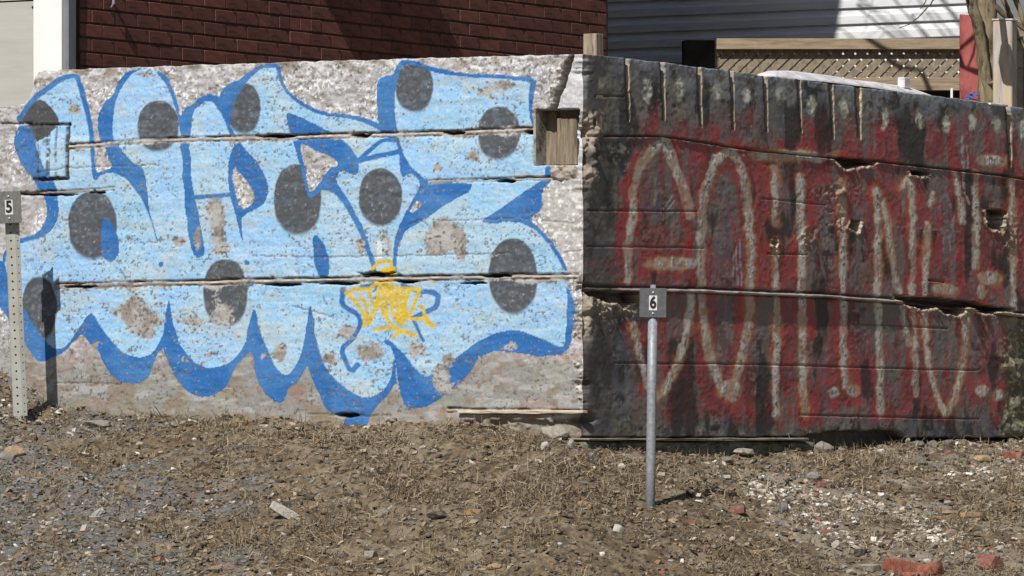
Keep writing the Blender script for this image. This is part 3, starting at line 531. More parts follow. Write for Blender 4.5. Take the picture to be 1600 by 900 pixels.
wr = empty('charred_wall', (K[0], K[1], ZB)); tag(wr, 'blackened concrete wall with red and cream dripping graffiti and notched top, right of the corner', 'wall')
rel(wall_face('charred_face', A, np.array([.857, -.515]), uR, ZB, zR, 420, right_face, wr), wr)

def along(D, px, z, off=0, N=None):
    t = on_line(px, K, D); p = K + D * t
    if N is not None: p = p + N * off
    return t, Vector((p[0], p[1], z))
NL = -A; NR = np.array([.857, -.515])
MA = frame((K[0], K[1], 0), A); MB_ = frame((K[0], K[1], 0), B)     # local y of MA: into wall? handled by sign below
def wall_box(name, D, px0, px1, y0, y1, o0, o1, mat, parent, bev=.003, jit=0):
    """box on a wall between two photo columns and rows, standing o0..o1 m out of the face"""
    N = NL if D is B else NR
    t0 = on_line(px0, K, D); t1 = on_line(px1, K, D)
    if D is B and o1 < 0: t0 -= .6 * o1; t1 -= .6 * o1
    Ym = K[1] + D[1] * (t0 + t1) / 2
    z0 = EYE + (HOR - y1) / F * Ym; z1 = EYE + (HOR - y0) / F * Ym
    bm = bmesh.new(); box(bm, min(t0, t1), max(t0, t1), o0, o1, z0, z1, None, bev)
    if jit:
        bmesh.ops.subdivide_edges(bm, edges=[e for e in bm.edges if e.calc_length() > .12], cuts=10)
        for v in bm.verts: v.co += Vector((random.uniform(-jit, jit) * .6, random.uniform(-jit, jit), random.uniform(-jit, jit)))
    M = Matrix(((D[0], N[0], 0, K[0]), (D[1], N[1], 0, K[1]), (0, 0, 1, 0), (0, 0, 0, 1)))
    for v in bm.verts: v.co = M @ v.co
    o = from_bm(name, bm, mat, parent)
    if parent is not None: rel(o, parent)
    return o
M_tim = mat_noise('old_brown_timber', (.16, .125, .085), (.30, .245, .18), (60, 60, 6), c3=(.10, .08, .055), f3=.8, bump=.5)
wall_box('timber_block', B, 832, 870, 172, 257.5, -.135, -.095, M_tim, wl)
wall_box('recess_side', B, 833.2, 837, 171, 258.5, -.12, -.001, M_conc, wl, .001)
wall_box('timber_block', B, 870, 901, 184, 257, -.135, -.045, M_tim, wl)
wall_box('footing', A, 906, 1262, 690, 740, -.10, .035, M_foot, wr, .01, .006)
wall_box('footing_board', A, 905, 1250, 684.5, 688.5, -.06, .05, mat_noise('footing_edge', (.18, .16, .13), (.34, .30, .24), (8, 40, 40), bump=.5), wr, .004, .003)
wall_box('sill_strip', B, 718, 915, 641, 646, -.02, .022, mat_noise('pale_sill', (.42, .34, .25), (.62, .54, .44), (8, 40, 40), bump=.5), wl, .003, .0022)

# stub of a timber post standing behind the corner
t = empty('timber_stub', (K[0] + .06, K[1] + .14, 2.95)); tag(t, 'short pale timber post end rising behind the wall corner against the red brick', 'post')
bm = bmesh.new(); pK = np.array(at(911, 0, 27.13)[:2])
M = Matrix(((A[0], B[0], 0, 0), (A[1], B[1], 0, 0), (0, 0, 1, 0), (0, 0, 0, 1)))
c0 = at(932, 0, 27.10); ztop = EYE + (HOR - 52) / F * 27.1
box(bm, 0, .062, 0, .070, 2.9, ztop, Matrix.Translation((c0.x, c0.y, 0)) @ M, .003)
rel(from_bm('timber', bm, M_wood, t), t)

# ================================================================= BRICK HOUSE
Hc = np.array([-2.326, 31.65]); Hend = np.array([.583, 36.5]); HL = on_line(952, Hc, A); HTOP = 8.6
house = empty('brick_house', (Hc[0], Hc[1], 2.95)); tag(house, 'dark red brick house with white corner trim and beige front behind the blue graffiti wall', 'house')
NB = NR
def hbox(name, D, t0, t1, o0, o1, z0, z1, mat, bev=0, parent=house, P0=Hc):
    N = NR if D is A else NL
    bm = bmesh.new(); box(bm, t0, t1, o0, o1, z0, z1, None, bev)
    M = Matrix(((D[0], N[0], 0, P0[0]), (D[1], N[1], 0, P0[1]), (0, 0, 1, 0), (0, 0, 0, 1)))
    for v in bm.verts: v.co = M @ v.co
    return rel(from_bm(name, bm, mat, parent), house if parent is house else parent)
# brick field: pieces in view are bricks of their own
C0 = .0755; BL = .211; zb0 = EYE + (HOR - 43.8) / F * 32.2
bmb = bmesh.new(); box(bmb, -.1, .1, -.03, .0, -.0322, .0322, None, .0025)
for v in bmb.verts: v.co.y += 0
M3 = Matrix(((A[0], NR[0], 0, 0), (A[1], NR[1], 0, 0), (0, 0, 1, 0), (0, 0, 0, 1)))
def brick_me(L):
    b = bmesh.new(); box(b, -L / 2, L / 2, -.03, 0, -.0325, .0325, None, .0025)
    for v in b.verts: v.co = M3 @ v.co
    bmesh.ops.recalc_face_normals(b, faces=b.faces); me = bpy.data.meshes.new('brick'); b.to_mesh(me); b.free(); return me
bmb.free(); me_full = brick_me(.2065); me_half = brick_me(.1000)
brick_mats = [M_brick, mat_noise('brown_brick', (.12, .052, .044), (.19, .078, .062), (14, 14, 25), c3=(.10, .035, .03), f3=.7, bump=.35), mat_noise('bright_brick', (.15, .058, .046), (.24, .094, .072), (14, 14, 25), bump=.35)]
fulls = []; halves = []
for mt in brick_mats:
    a = me_full.copy(); a.materials.clear(); a.materials.append(mt); fulls.append(a); b = me_half.copy(); b.materials.clear(); b.materials.append(mt); halves.append(b)
t_start = .135; nb = 0
def put_brick(me, t, z):
    p = Hc + A * t; o = bpy.data.objects.new('brick', me); C.objects.link(o); o.parent = house
    off = random.uniform(-.0015, .002); o.location = Vector((p[0] + NR[0] * off, p[1] + NR[1] * off, z + random.uniform(-.0008, .0008))) - house.location
kmin, kmax = -10, 10
vis_lo, vis_hi = 99, -99
for k in range(kmin, kmax):
    z = zb0 + k * C0 + C0 / 2
    tt = t_start + (0 if k % 2 else BL / 2)
    if k % 2 == 0:
        p = Hc + A * (t_start + BL / 4 - .005); px, py = to_px(p[0], p[1], z)
        if -14 < py < 125: put_brick(halves[random.randrange(3)], t_start + .05, z)
    hdr = (k == 1)
    while tt + BL <= HL + .02:
        p = Hc + A * (tt + BL / 2); px, py = to_px(p[0], p[1], z); wall_y = np.interp(px, [57, 912], [112, 85])
        if -14 < py < wall_y + 14:
            if hdr and 395 < px < 500:
                put_brick(halves[random.randrange(3)], tt + BL * .25, z); put_brick(halves[random.randrange(3)], tt + BL * .75, z); nb += 1
            else: put_brick(fulls[random.choice((0, 0, 1, 2))], tt + BL / 2, z)
            nb += 1
        tt += BL
    if HL - tt > .06:
        p = Hc + A * (tt + BL / 4); px, py = to_px(p[0], p[1], z)
        if -14 < py < 100: put_brick(halves[random.randrange(3)], tt + .0525, z)
print('bricks', nb)
hbox('mortar_bed', A, 0.02, HL + .0, -.25, -.011, 2.95, 4.62, M_mortar)
M_bt = bpy.data.materials.new('brickwork_above'); M_bt.use_nodes = True; n_ = M_bt.node_tree.nodes; bt = n_.new('ShaderNodeTexBrick')
bt.inputs['Color1'].default_value = (.13, .04, .033, 1); bt.inputs['Color2'].default_value = (.16, .05, .04, 1); bt.inputs['Mortar'].default_value = (.15, .11, .09, 1)
bt.inputs['Scale'].default_value = 1; bt.inputs['Brick Width'].default_value = BL; bt.inputs['Row Height'].default_value = C0; bt.inputs['Mortar Size'].default_value = .01
tcn = n_.new('ShaderNodeTexCoord'); vr = n_.new('ShaderNodeVectorRotate'); vr.rotation_type = 'X_AXIS'; vr.inputs['Angle'].default_value = -math.pi / 2
vz = n_.new('ShaderNodeVectorRotate'); vz.rotation_type = 'Z_AXIS'; vz.inputs['Angle'].default_value = -math.atan2(A[1], A[0])
M_bt.node_tree.links.new(tcn.outputs['Object'], vz.inputs[0]); M_bt.node_tree.links.new(vz.outputs[0], vr.inputs[0]); M_bt.node_tree.links.new(vr.outputs[0], bt.inputs[0])
M_bt.node_tree.links.new(bt.outputs[0], n_['Principled BSDF'].inputs['Base Color']); n_['Principled BSDF'].inputs['Roughness'].default_value = .9
hbox('upper_wall', A, 0.02, HL, -.25, -.003, 4.62, HTOP, M_bt)
hbox('rear_wall', B, .03, 6, -HL, -HL + .2, 2.95, HTOP, M_bt)
hbox('corner_channel', A, .004, .075, -.02, .018, 2.95, HTOP, M_pipe, .004)
hbox('painted_gap_shade', A, .0755, .133, -.2, -.006, 2.95, 4.62, M_dark)  # dark strip whose colour stands for the shade in this gap
t57 = on_line(57, Hc, B)
hbox('corner_board', B, 0.002, t57, -.05, .03, 2.95, HTOP, M_trim, .003)
hbox('front_panel', B, t57 + .001, t57 + 1.4, -.06, 0, 2.95, EYE + (HOR - 5) / F * 31.9, M_panel)
hbox('front_panel', B, t57 + .001, t57 + 1.4, -.06, .006, EYE + (HOR - 2.5) / F * 31.9, HTOP, M_panel)
hbox('panel_seam', B, t57 + .001, t57 + 1.4, -.06, -.02, EYE + (HOR - 5.2) / F * 31.9, EYE + (HOR - 2.2) / F * 31.9, M_dark)
p = Hc + B * on_line(51.5, Hc, B); bm = bmesh.new(); bmesh.ops.create_icosphere(bm, subdivisions=1, radius=.006); from_bm('screw', bm, M_dark, house, loc=Vector((p[0] + NL[0] * .004, p[1] + NL[1] * .004, EYE + (HOR - 14) / F * 31.9)) - house.location)
# unseen slab high on the side wall, added to cast the shadow band on the bricks
ta = on_line(507, Hc, A); tb_ = on_line(640, Hc, A)
o = hbox('shadow_slab', A, ta - .60, tb_ - .58, 0, .34, 4.66, 4.72, M_pipe, .004); o['label'] = 'unseen grey slab added to cast a shadow on the brick side wall'
hbox('shadow_slab', A, ta - .60, ta - .56, 0, .34, 4.72, 5.0, M_pipe); hbox('shadow_slab', A, tb_ - .62, tb_ - .58, 0, .34, 4.72, 5.0, M_pipe)
hbox('sky_block_roof', A, HL + .001, HL + 2.6, -5.5, -.40, 4.62, 4.74, M_pipe, .004)  # unseen roof added to cut sky light on the shaded siding
# roof
bm = bmesh.new(); P4 = [Hc - A * .3 - B * .3, Hc + A * (HL + .3) - B * .3, Hc + A * (HL + .3) + B * 6.3, Hc - A * .3 + B * 6.3]
vs = [bm.verts.new((p[0], p[1], HTOP)) for p in P4]; r0 = (P4[0] + P4[3]) / 2; r1 = (P4[1] + P4[2]) / 2
va = bm.verts.new((r0[0], r0[1], HTOP + 1.8)); vb = bm.verts.new((r1[0], r1[1], HTOP + 1.8))
for f in ((vs[0], vs[1], vb, va), (vs[3], va, vb, vs[2]), (vs[0], va, vs[3]), (vs[1], vs[2], vb), (vs[0], vs[3], vs[2], vs[1])): bm.faces.new(f)
rel(from_bm('roof', bm, M_pipe, house), house)
# small bits on the brick wall: wall hook and a chip
p = Hc + A * on_line(170, Hc, A); bm = bmesh.new(); tube(bm, [(0, 0, .04), (NR[0] * .03, NR[1] * .03, .03), (NR[0] * .03, NR[1] * .03, -.01), (NR[0] * .015, NR[1] * .015, -.03)], [.008, .009, .008, .004], 6)
from_bm('wall_hook', bm, M_galv, house, loc=Vector((p[0], p[1], EYE + (HOR - 3) / F * p[1])) - house.location)

# ================================================================= SIDING HOUSE
Sp = np.array([1.97, 39.8]); sh = empty('siding_house', (Sp[0], Sp[1], 2.95)); tag(sh, 'house wall clad in white horizontal siding, its left part in deep shade', 'house')
z0s = EYE + (HOR - 40.5) / F * 39.8; SH = .1045; tR = -on_line(1521, Sp, B)      # extents along -B (to the right)
prof = [(0.0, 0.012), (.003, .024), (.052, .024), (.060, .018), (.096, .004), (SH, .003), (SH, -.03), (0, -.03)]
def siding_me(L):
    bm = bmesh.new(); a = [bm.verts.new((0, o, zz)) for zz, o in prof]; b = [bm.verts.new((L, o, zz)) for zz, o in prof]; n = len(prof)
    for i in range(n): bm.faces.new((a[i], a[(i + 1) % n], b[(i + 1) % n], b[i]))
    bm.faces.new(a[::-1]); bm.faces.new(b)
    M = Matrix(((-B[0], NL[0], 0, 0), (-B[1], NL[1], 0, 0), (0, 0, 1, 0), (0, 0, 0, 1)))
    for v in bm.verts: v.co = M @ v.co
    bmesh.ops.recalc_face_normals(bm, faces=bm.faces); me = bpy.data.meshes.new('siding_board'); bm.to_mesh(me); bm.free(); me.materials.append(M_side); return me
sme = siding_me(3.2 + tR)
for k in range(-13, 36):
    o = bpy.data.objects.new('siding_board', sme); C.objects.link(o); o.parent = sh
    p = Sp + B * 3.2; o.location = Vector((p[0], p[1], z0s + k * SH)) - sh.location
bm = bmesh.new(); M = Matrix(((-B[0], NL[0], 0, Sp[0]), (-B[1], NL[1], 0, Sp[1]), (0, 0, 1, 0), (0, 0, 0, 1)))
box(bm, tR - .001, tR + .06, -3, .03, 2.95, 8.0, M, .003); rel(from_bm('corner_post', bm, M_trim, sh), sh)
bm = bmesh.new(); box(bm, -3.2, tR, -3, -.031, 2.95, 8.0, M); rel(from_bm('house_body', bm, M_side, sh), sh)
bm = bmesh.new(); box(bm, -3.3, tR + .2, -3.2, .3, 8.0, 8.12, M); rel(from_bm('roof', bm, M_pipe, sh), sh)

# ================================================================= LATTICE FENCE
FY = 38.2; fx0 = at(1048, 0, FY).x; fx1 = at(1500, 0, FY).x; zt = at(0, 61, FY).z; zrb = at(0, 78, FY).z; zbr = at(0, 122, FY).z; zbb = at(0, 142, FY).z
fe = empty('lattice_fence', (fx0, FY, 2.95)); tag(fe, 'weathered wooden privacy lattice fence with plank rails in front of white siding', 'fence')
def fbox(name, x0, x1, y0, y1, z0, z1, mat, bev=.003):
    bm = bmesh.new(); box(bm, x0, x1, y0, y1, z0, z1, None, bev); return rel(from_bm(name, bm, mat, fe), fe)
fbox('top_rail', at(1119, 0, FY).x, fx1 + .1, FY - .058, FY + .03, zrb, zt, M_rail)
fbox('bottom_rail', fx0, fx1 + .1, FY - .035, FY + .03, zbb, zbr, M_rail)
for px, mt in ((1076, M_dark), (1512, M_wood)): x = at(px, 0, FY).x; fbox('fence_post', x - .04, x + .04, FY + .032, FY + .11, 2.95, zt - .01, mt)  # left post gets its shade from a near-black colour
fbox('shade_coloured_board', fx0 + .08, at(1117, 0, FY).x, FY - .003, FY + .012, 3.2, zt - .006, M_dark)  # fence end in shade, with the shade put into the board colour
fbox('rail_shade_board', at(1119, 0, FY).x, fx1 + .1, FY + .035, FY + .05, 2.95, zbb + .01, M_dark)  # added board, coloured near-black for the dark below the bottom rail
pitch = .0763; sw = .0415
zA, zB_ = zbr - .004, zrb + .004
def slat(x0, sgn, yo):
    h = zB_ - zA; w = sw * math.sqrt(2) / 2
    bm = bmesh.new(); q = [(x0 - w, zA), (x0 + w, zA), (x0 + w + sgn * h, zB_), (x0 - w + sgn * h, zB_)]
    a = [bm.verts.new((x, yo, z)) for x, z in q]; b = [bm.verts.new((x, yo + .007, z)) for x, z in q]
    bm.faces.new(a); bm.faces.new(b[::-1])
    for i in range(4): bm.faces.new((a[i], b[i], b[(i + 1) % 4], a[(i + 1) % 4]))
    for cx_, nx_ in ((xs0, -1), (fx1 + .1, 1)):
        g_ = bmesh.ops.bisect_plane(bm, geom=bm.verts[:] + bm.edges[:] + bm.faces[:], plane_co=(cx_, 0, 0), plane_no=(nx_, 0, 0), clear_outer=True)
    if len(bm.faces) < 4: bm.free(); return
    rel(from_bm('lattice_slat', bm, M_latt, fe), fe)
xs0 = at(1117, 0, FY).x
i = -7
while xs0 + i * pitch < fx1 + .3:
    slat(xs0 + i * pitch, 1, FY - .002); slat(xs0 + i * pitch + .01, -1, FY + .0065); i += 1
bm = bmesh.new(); box(bm, at(1485, 0, 37.5).x, at(1488.5, 0, 37.5).x, 37.49, 37.51, 2.95, at(0, 138, 37.5).z); tag(from_bm('white_stake', bm, M_trim), 'thin white stake standing under the lattice fence', 'stake')

# ================================================================= THINGS BEHIND THE RIGHT WALL
# red board
ry = 35.6; bm = bmesh.new(); q = [(1500, 22), (1524, 24), (1537, 240), (1500, 240)]
a = [bm.verts.new(at(x, y, ry)) for x, y in q]; b = [bm.verts.new(at(x, y, ry) + Vector((0, .04, 0))) for x, y in q]
bm.faces.new(a); bm.faces.new(b)
for i in range(4): bm.faces.new((a[i], a[(i + 1) % 4], b[(i + 1) % 4], b[i]))
bmesh.ops.bevel(bm, geom=bm.edges[:], offset=.003, segments=1, affect='EDGES')
rb = empty('red_board', at(1516, 240, ry)); rb.location.z = 2.95; tag(rb, 'faded red upright board with a small blue scrawl, beside the tree trunk', 'board'); rel(from_bm('board', bm, M_red, rb), rb)
M_scr = mat_noise('blue_scrawl', (.07, .10, .32), (.12, .16, .42), (40, 40, 40), bump=0); M_scr2 = mat_noise('scarlet_scrawl', (.55, .05, .04), (.6, .08, .05), (40, 40, 40), bump=0)
def flat_stroke(name, pts, w, mat, parent, Y):
    bm = bmesh.new(); pts = chaikin(pts, False, 2)
    P = [at(x, y, Y) for x, y in pts]; L = []
    for i, p in enumerate(P):
        t = (P[min(i + 1, len(P) - 1)] - P[max(0, i - 1)]).normalized(); n = Vector((-t.z, 0, t.x)); L.append((bm.verts.new(p + n * w), bm.verts.new(p - n * w)))
    for a_, b_ in zip(L, L[1:]): bm.faces.new((a_[0], a_[1], b_[1], b_[0]))
    return rel(from_bm(name, bm, mat, parent), parent)
flat_stroke('scrawl', [(1511, 156), (1517, 147), (1526, 145), (1533, 150), (1532, 158), (1525, 152), (1515, 149)], .009, M_scr, rb, ry - .004)
flat_stroke('scrawl', [(1509, 149), (1522, 153), (1536, 156)], .007, M_scr, rb, ry - .006)
flat_stroke('scrawl', [(1523, 148), (1526, 154)], .007, M_scr2, rb, ry - .008)
# tree: two stems and bare branches
tr = empty('bare_tree', at(1545, 300, 34.6)); tr.location.z = 2.95; tag(tr, 'bare tree with smooth olive brown trunk behind the right wall end', 'tree')
def stem(name, pts, rad, mat=M_bark, seg=12, sub=3):
    P = [at(*p) for p in pts]; Q = []; R = []
    for i in range(len(P) - 1):
        for k in range(sub): t = k / sub; Q.append(P[i].lerp(P[i + 1], t)); R.append(rad[i] * (1 - t) + rad[i + 1] * t)
    Q.append(P[-1]); R.append(rad[-1])
    Q = [q + Vector((random.uniform(-1, 1), random.uniform(-1, 1), 0)) * .0035 for q in Q]; R = [r * random.uniform(.95, 1.06) for r in R]
    bm = bmesh.new(); tube(bm, Q, R, seg); return rel(from_bm(name, bm, mat, tr, smooth=True), tr)
stem('trunk', [(1542, 330, 34.6), (1545, 170, 34.6), (1543, 90, 34.6), (1540, 0, 34.6), (1538, -120, 34.5), (1530, -400, 34.3), (1520, -800, 34)], [.07, .063, .060, .062, .064, .05, .03], sub=5)
stem('trunk', [(1548, 250, 34.5), (1546, 150, 34.52), (1536, 90, 34.5), (1528, 40, 34.45), (1516, -5, 34.4), (1495, -60, 34.3), (1440, -200, 34.0)], [.028, .030, .030, .030, .034, .030, .02], sub=4)
stem('branch', [(1550, 5, 34.6), (1568, 22, 34.55), (1585, 34, 34.5), (1610, 52, 34.4), (1650, 60, 34.3)], [.02, .016, .014, .012, .01], M_twig, 7)
stem('branch', [(1546, 132, 34.5), (1558, 126, 34.42), (1566, 119, 34.40), (1576, 112, 34.38), (1600, 104, 34.2)], [.012, .011, .010, .008, .005], M_bark, 6)
stem('branch', [(1560, -20, 34.6), (1572, 8, 34.6), (1580, 25, 34.6), (1592, 60, 34.7), (1612, 90, 34.7)], [.018, .015, .013, .01, .006], M_bark, 7)
stem('branch', [(1575, -30, 34.9), (1590, 5, 34.9), (1603, 45, 34.9)], [.02, .017, .01], M_bark, 7)
stem('branch', [(1520, -18, 34.4), (1500, -4, 34.4), (1480, -12, 34.3), (1462, -4, 34.3), (1449, 12, 34.3), (1434, 28, 34.2), (1420, 38, 34.2), (1404, 44, 34.2)], [.007, .006, .006, .005, .004, .0035, .003, .002], M_twig, 5)
stem('branch', [(1449, -10, 34.3), (1446, 2, 34.3), (1442, 10, 34.3), (1438, 14, 34.2)], [.004, .0035, .003, .002], M_twig, 5)
stem('branch', [(1516, 0, 34.4), (1508, -6, 34.35), (1490, -14, 34.3), (1470, -40, 34.3)], [.01, .008, .007, .005], M_twig, 6)
# branches above the frame whose shadows cross the lattice, the rail and the red board
def up(px, py, Y, k): return at(px, py, Y) + SUN * k
def branch3(pts, rad, mat=M_twig):
    P = [Vector(p) for p in pts]; bm = bmesh.new(); tube(bm, [p + Vector((random.uniform(-1, 1), random.uniform(-1, 1), random.uniform(-1, 1))) * .008 for p in P], rad, 7); rel(from_bm('branch', bm, mat, tr, smooth=True), tr)
crown = Vector((at(1530, 0, 34.3).x, 34.3, 6.3))
branch3([up(1318, 58, FY, 2.4), up(1345, 68, FY, 2.5), up(1370, 84, FY, 2.6), up(1402, 104, FY, 2.7), up(1440, 112, FY, 2.8), up(1505, 104, 35.6, 1.4), up(1540, 118, 35.6, 1.4)], [.010, .013, .015, .017, .018, .016, .02])
branch3([up(1540, 118, 35.6, 1.4), (2.6, 34.5, 4.9)], [.02, .028])
branch3([up(1500, 75, ry, 1.5), up(1515, 62, ry, 1.55), up(1532, 50, ry, 1.6), (2.62, 34.45, 5.4)], [.008, .010, .012, .016])
branch3([up(1512, 110, ry, 1.3), up(1520, 85, ry, 1.4), up(1524, 55, ry, 1.5), (2.6, 34.4, 5.7)], [.005, .006, .006, .008])
for j in range(16):
    a_ = random.uniform(1290, 1500); yy = random.uniform(-20, 60); kk = random.uniform(2.6, 3.6)
    p0 = up(a_, yy, 39.4, kk); p1 = p0 + Vector((random.uniform(-.35, .35), random.uniform(-.3, .3), random.uniform(.15, .4))); p2 = p1.lerp(crown, .5) + Vector((0, 0, random.uniform(0, .3)))
    branch3([p0, p0.lerp(p1, .5) + Vector((.03, 0, .02)), p1, p2, crown + Vector((0, 0, random.uniform(-.4, .6)))], [.0015, .003, .005, .009, .016])
stub = up(1573, 96, 33.9, .62); bm = bmesh.new(); tube(bm, [stub + Vector((0, -.02, -.085)), stub, stub + Vector((0, .02, .07))], [.035, .048, .028], 10); tube(bm, [stub + Vector((0, .02, .06)), stub + Vector((.02, .15, .2)), (2.66, 34.5, 4.7)], [.02, .018, .02], 7); rel(from_bm('shadow_lump', bm, M_bark, tr, smooth=True), tr)  # unseen lump added on the tree to drop a round shadow on the gate post
# pale gate post in front of the tree
py_ = 33.9; po = empty('gate_post', at(1570, 250, py_)); po.location.z = 2.95; tag(po, 'pale squared post with rounded top between the tree trunk and the right photo edge', 'post')
bm = bmesh.new(); cc0 = at(1581, 0, py_); th = .30; ux = Vector((-math.cos(th), math.sin(th) * .6, 0)).normalized(); uy = Vector((.42, .9, 0)).normalized()
M = Matrix(((ux.x, uy.x, 0, cc0.x), (ux.y, uy.y, 0, cc0.y), (0, 0, 1, 0), (0, 0, 0, 1)))
box(bm, 0, .108, 0, .085, 2.95, at(0, 32, py_).z, M, .006); rel(from_bm('post', bm, M_post, po), po)
bm = bmesh.new(); box(bm, -.004, .112, -.004, .089, at(0, 32, py_).z, at(0, 29, py_).z, M, .003); rel(from_bm('post_cap', bm, M_white, po), po)
# board fence behind
bf = empty('board_fence', at(1600, 200, 36.5)); bf.location.z = 2.95; tag(bf, 'olive brown board fence at the right edge behind the post', 'fence')
for i in range(9):
    x = at(1572, 0, 36.8).x + i * .125
    bm = bmesh.new(); box(bm, x, x + .118, 36.8 + random.uniform(0, .006), 36.82, 2.95, at(0, 27 + random.uniform(-1, 1), 36.8).z, None, .003); rel(from_bm('fence_board', bm, M_latt, bf), bf)
bm = bmesh.new(); x = at(1592, 0, 36.7).x; box(bm, x - .012, x + .03, 36.74, 36.79, 2.95, at(0, 56, 36.7).z, None, .002); rel(from_bm('post_shade_strip', bm, M_dark, bf), bf)  # dark strip painted in for the shadow and gap beside the post
# dark hedge beyond
rs = np.random.RandomState(5); n = 9000
cx = rs.uniform(2.9, 6.5, n); cy = rs.uniform(40.0, 41.6, n); cz = rs.uniform(2.95, 5.6, n) + .3 * np.sin(cx * 3)
ce = np.stack([cx, cy, cz], 1)[:, None]; tri = rs.normal(0, .035, (n, 3, 3)); V = (ce + tri).reshape(-1, 3)
hc = np.repeat(np.array([.03, .045, .022])[None] * rs.uniform(.4, 1.8, (n, 1)), 3, 0)
hd = link('hedge', raw_mesh('hedge', V, np.arange(n * 3).reshape(-1, 3), hc, False), M_hedge); tag(hd, 'dark evergreen hedge behind the board fence at the far right', 'hedge')
# white board lying on the wall top
tw0 = on_line(1214, K, A); tw1 = on_line(1458, K, A)
bm = bmesh.new(); N_ = 16; L = []
for i in range(N_ + 1):
    f = i / N_; t_ = tw0 + (tw1 - tw0) * f; p = K + A * t_; X_, Y_ = p - NR * .03
    y_hi = np.interp(f, [0, .04, .18, .55, .9, 1], [115, 110, 109, 122.5, 133, 142]); y_lo = np.interp(f, [0, .3, .6, 1], [122, 128, 137, 152])
    zh = EYE + (HOR - y_hi) / F * Y_ + random.uniform(-.003, .003); zl = EYE + (HOR - y_lo) / F * Y_
    L.append([bm.verts.new((X_ + NR[0] * o, Y_ + NR[1] * o, z)) for o, z in ((.028, zl), (.024, zl + .008), (-.03, zh - .004), (-.07, zh), (-.09, zl))])
for a_, b_ in zip(L, L[1:]):
    for i in range(5): bm.faces.new((a_[i], a_[(i + 1) % 5], b_[(i + 1) % 5], b_[i]))
bm.faces.new(L[0]); bm.faces.new(L[-1]); tag(from_bm('white_board', bm, M_white), 'long white painted board lying along the notched top of the dark wall', 'board')
t_ = on_line(1426, K, A); p = K + A * t_ - NR * .05; bm = bmesh.new(); zc = EYE + (HOR - 130) / F * p[1]; box(bm, -.03, .03, -.02, .02, -.025, .028, Matrix.Translation((p[0], p[1], zc)) @ M3, .005)
tag(from_bm('white_offcut', bm, M_white), 'small white wooden offcut on the far end of the long white board', 'offcut')
# white edge piece on the wall near the post
tag(wall_box('white_batten', A, 1545, 1573, 162, 165.5, -.03, .01, M_white, None), 'short white batten on the wall top below the pale post', 'batten')

# ================================================================= PARKING NUMBER POSTS
def text_mesh(s, size, mat, name):
    cu = bpy.data.curves.new(name, 'FONT'); cu.body = s; cu.size = size; cu.align_x = 'CENTER'; cu.align_y = 'CENTER'; cu.extrude = .0006; cu.offset = .0016 * size / .05
    o = bpy.data.objects.new(name, cu); C.objects.link(o); dg = bpy.context.evaluated_depsgraph_get(); me = bpy.data.meshes.new_from_object(o.evaluated_get(dg)); bpy.data.objects.remove(o)
    me.materials.clear(); me.materials.append(mat); return me
def plate(root, cx, cz, w, h, y, num, nw, nh, mat):
    bm = bmesh.new(); box(bm, cx - w / 2, cx + w / 2, y, y + .006, cz - h / 2, cz + h / 2, None, .0015); pl_ = from_bm('number_plate', bm, mat, root)
    bm = bmesh.new(); box(bm, cx - nw / 2, cx + nw / 2, y - .0012, y - .0002, cz - nh / 2, cz + nh / 2); from_bm('number_sticker', bm, M_num, pl_)
    me = text_mesh(num, nh * 1.12, M_black, 'numeral'); o = link('numeral', me, None, pl_, loc=(cx, y - .0026, cz), rot=(math.pi / 2, 0, 0)); o.scale = (.82, 1, 1)
    for s in (1, -1):
        bm = bmesh.new(); bmesh.ops.create_icosphere(bm, subdivisions=2, radius=.0045); from_bm('bolt', bm, M_num, pl_, smooth=True, loc=(cx, y - .001, cz + s * (nh / 2 + (h / 2 - nh / 2) * .42)))
    return pl_
# post six: round galvanised pipe
g6 = ground_hit(1016, 792); S6 = F / g6.y
p6 = empty('number_post', g6, (0, math.radians(.75), 0)); tag(p6, 'round galvanised steel post with a small dark plate numbered 6 by the wall corner', 'number post', 'parking number posts')
H6 = (792 - 446) / S6
bm = bmesh.new(); tube(bm, [(0, 0, -.15), (0, 0, .2), (0, 0, .5), (0, 0, H6 - .115)], .0205, 20); from_bm('pipe', bm, M_galv, p6, smooth=True)
bm = bmesh.new(); box(bm, -.012, .012, -.004, .012, H6 - .14, H6, None, .002); from_bm('bracket', bm, M_galv, p6)
plate(p6, .0, H6 - (474.5 - 446) / S6, 42 / S6, 46 / S6, -.025, '6', 12.5 / S6, 23 / S6, M_plate)
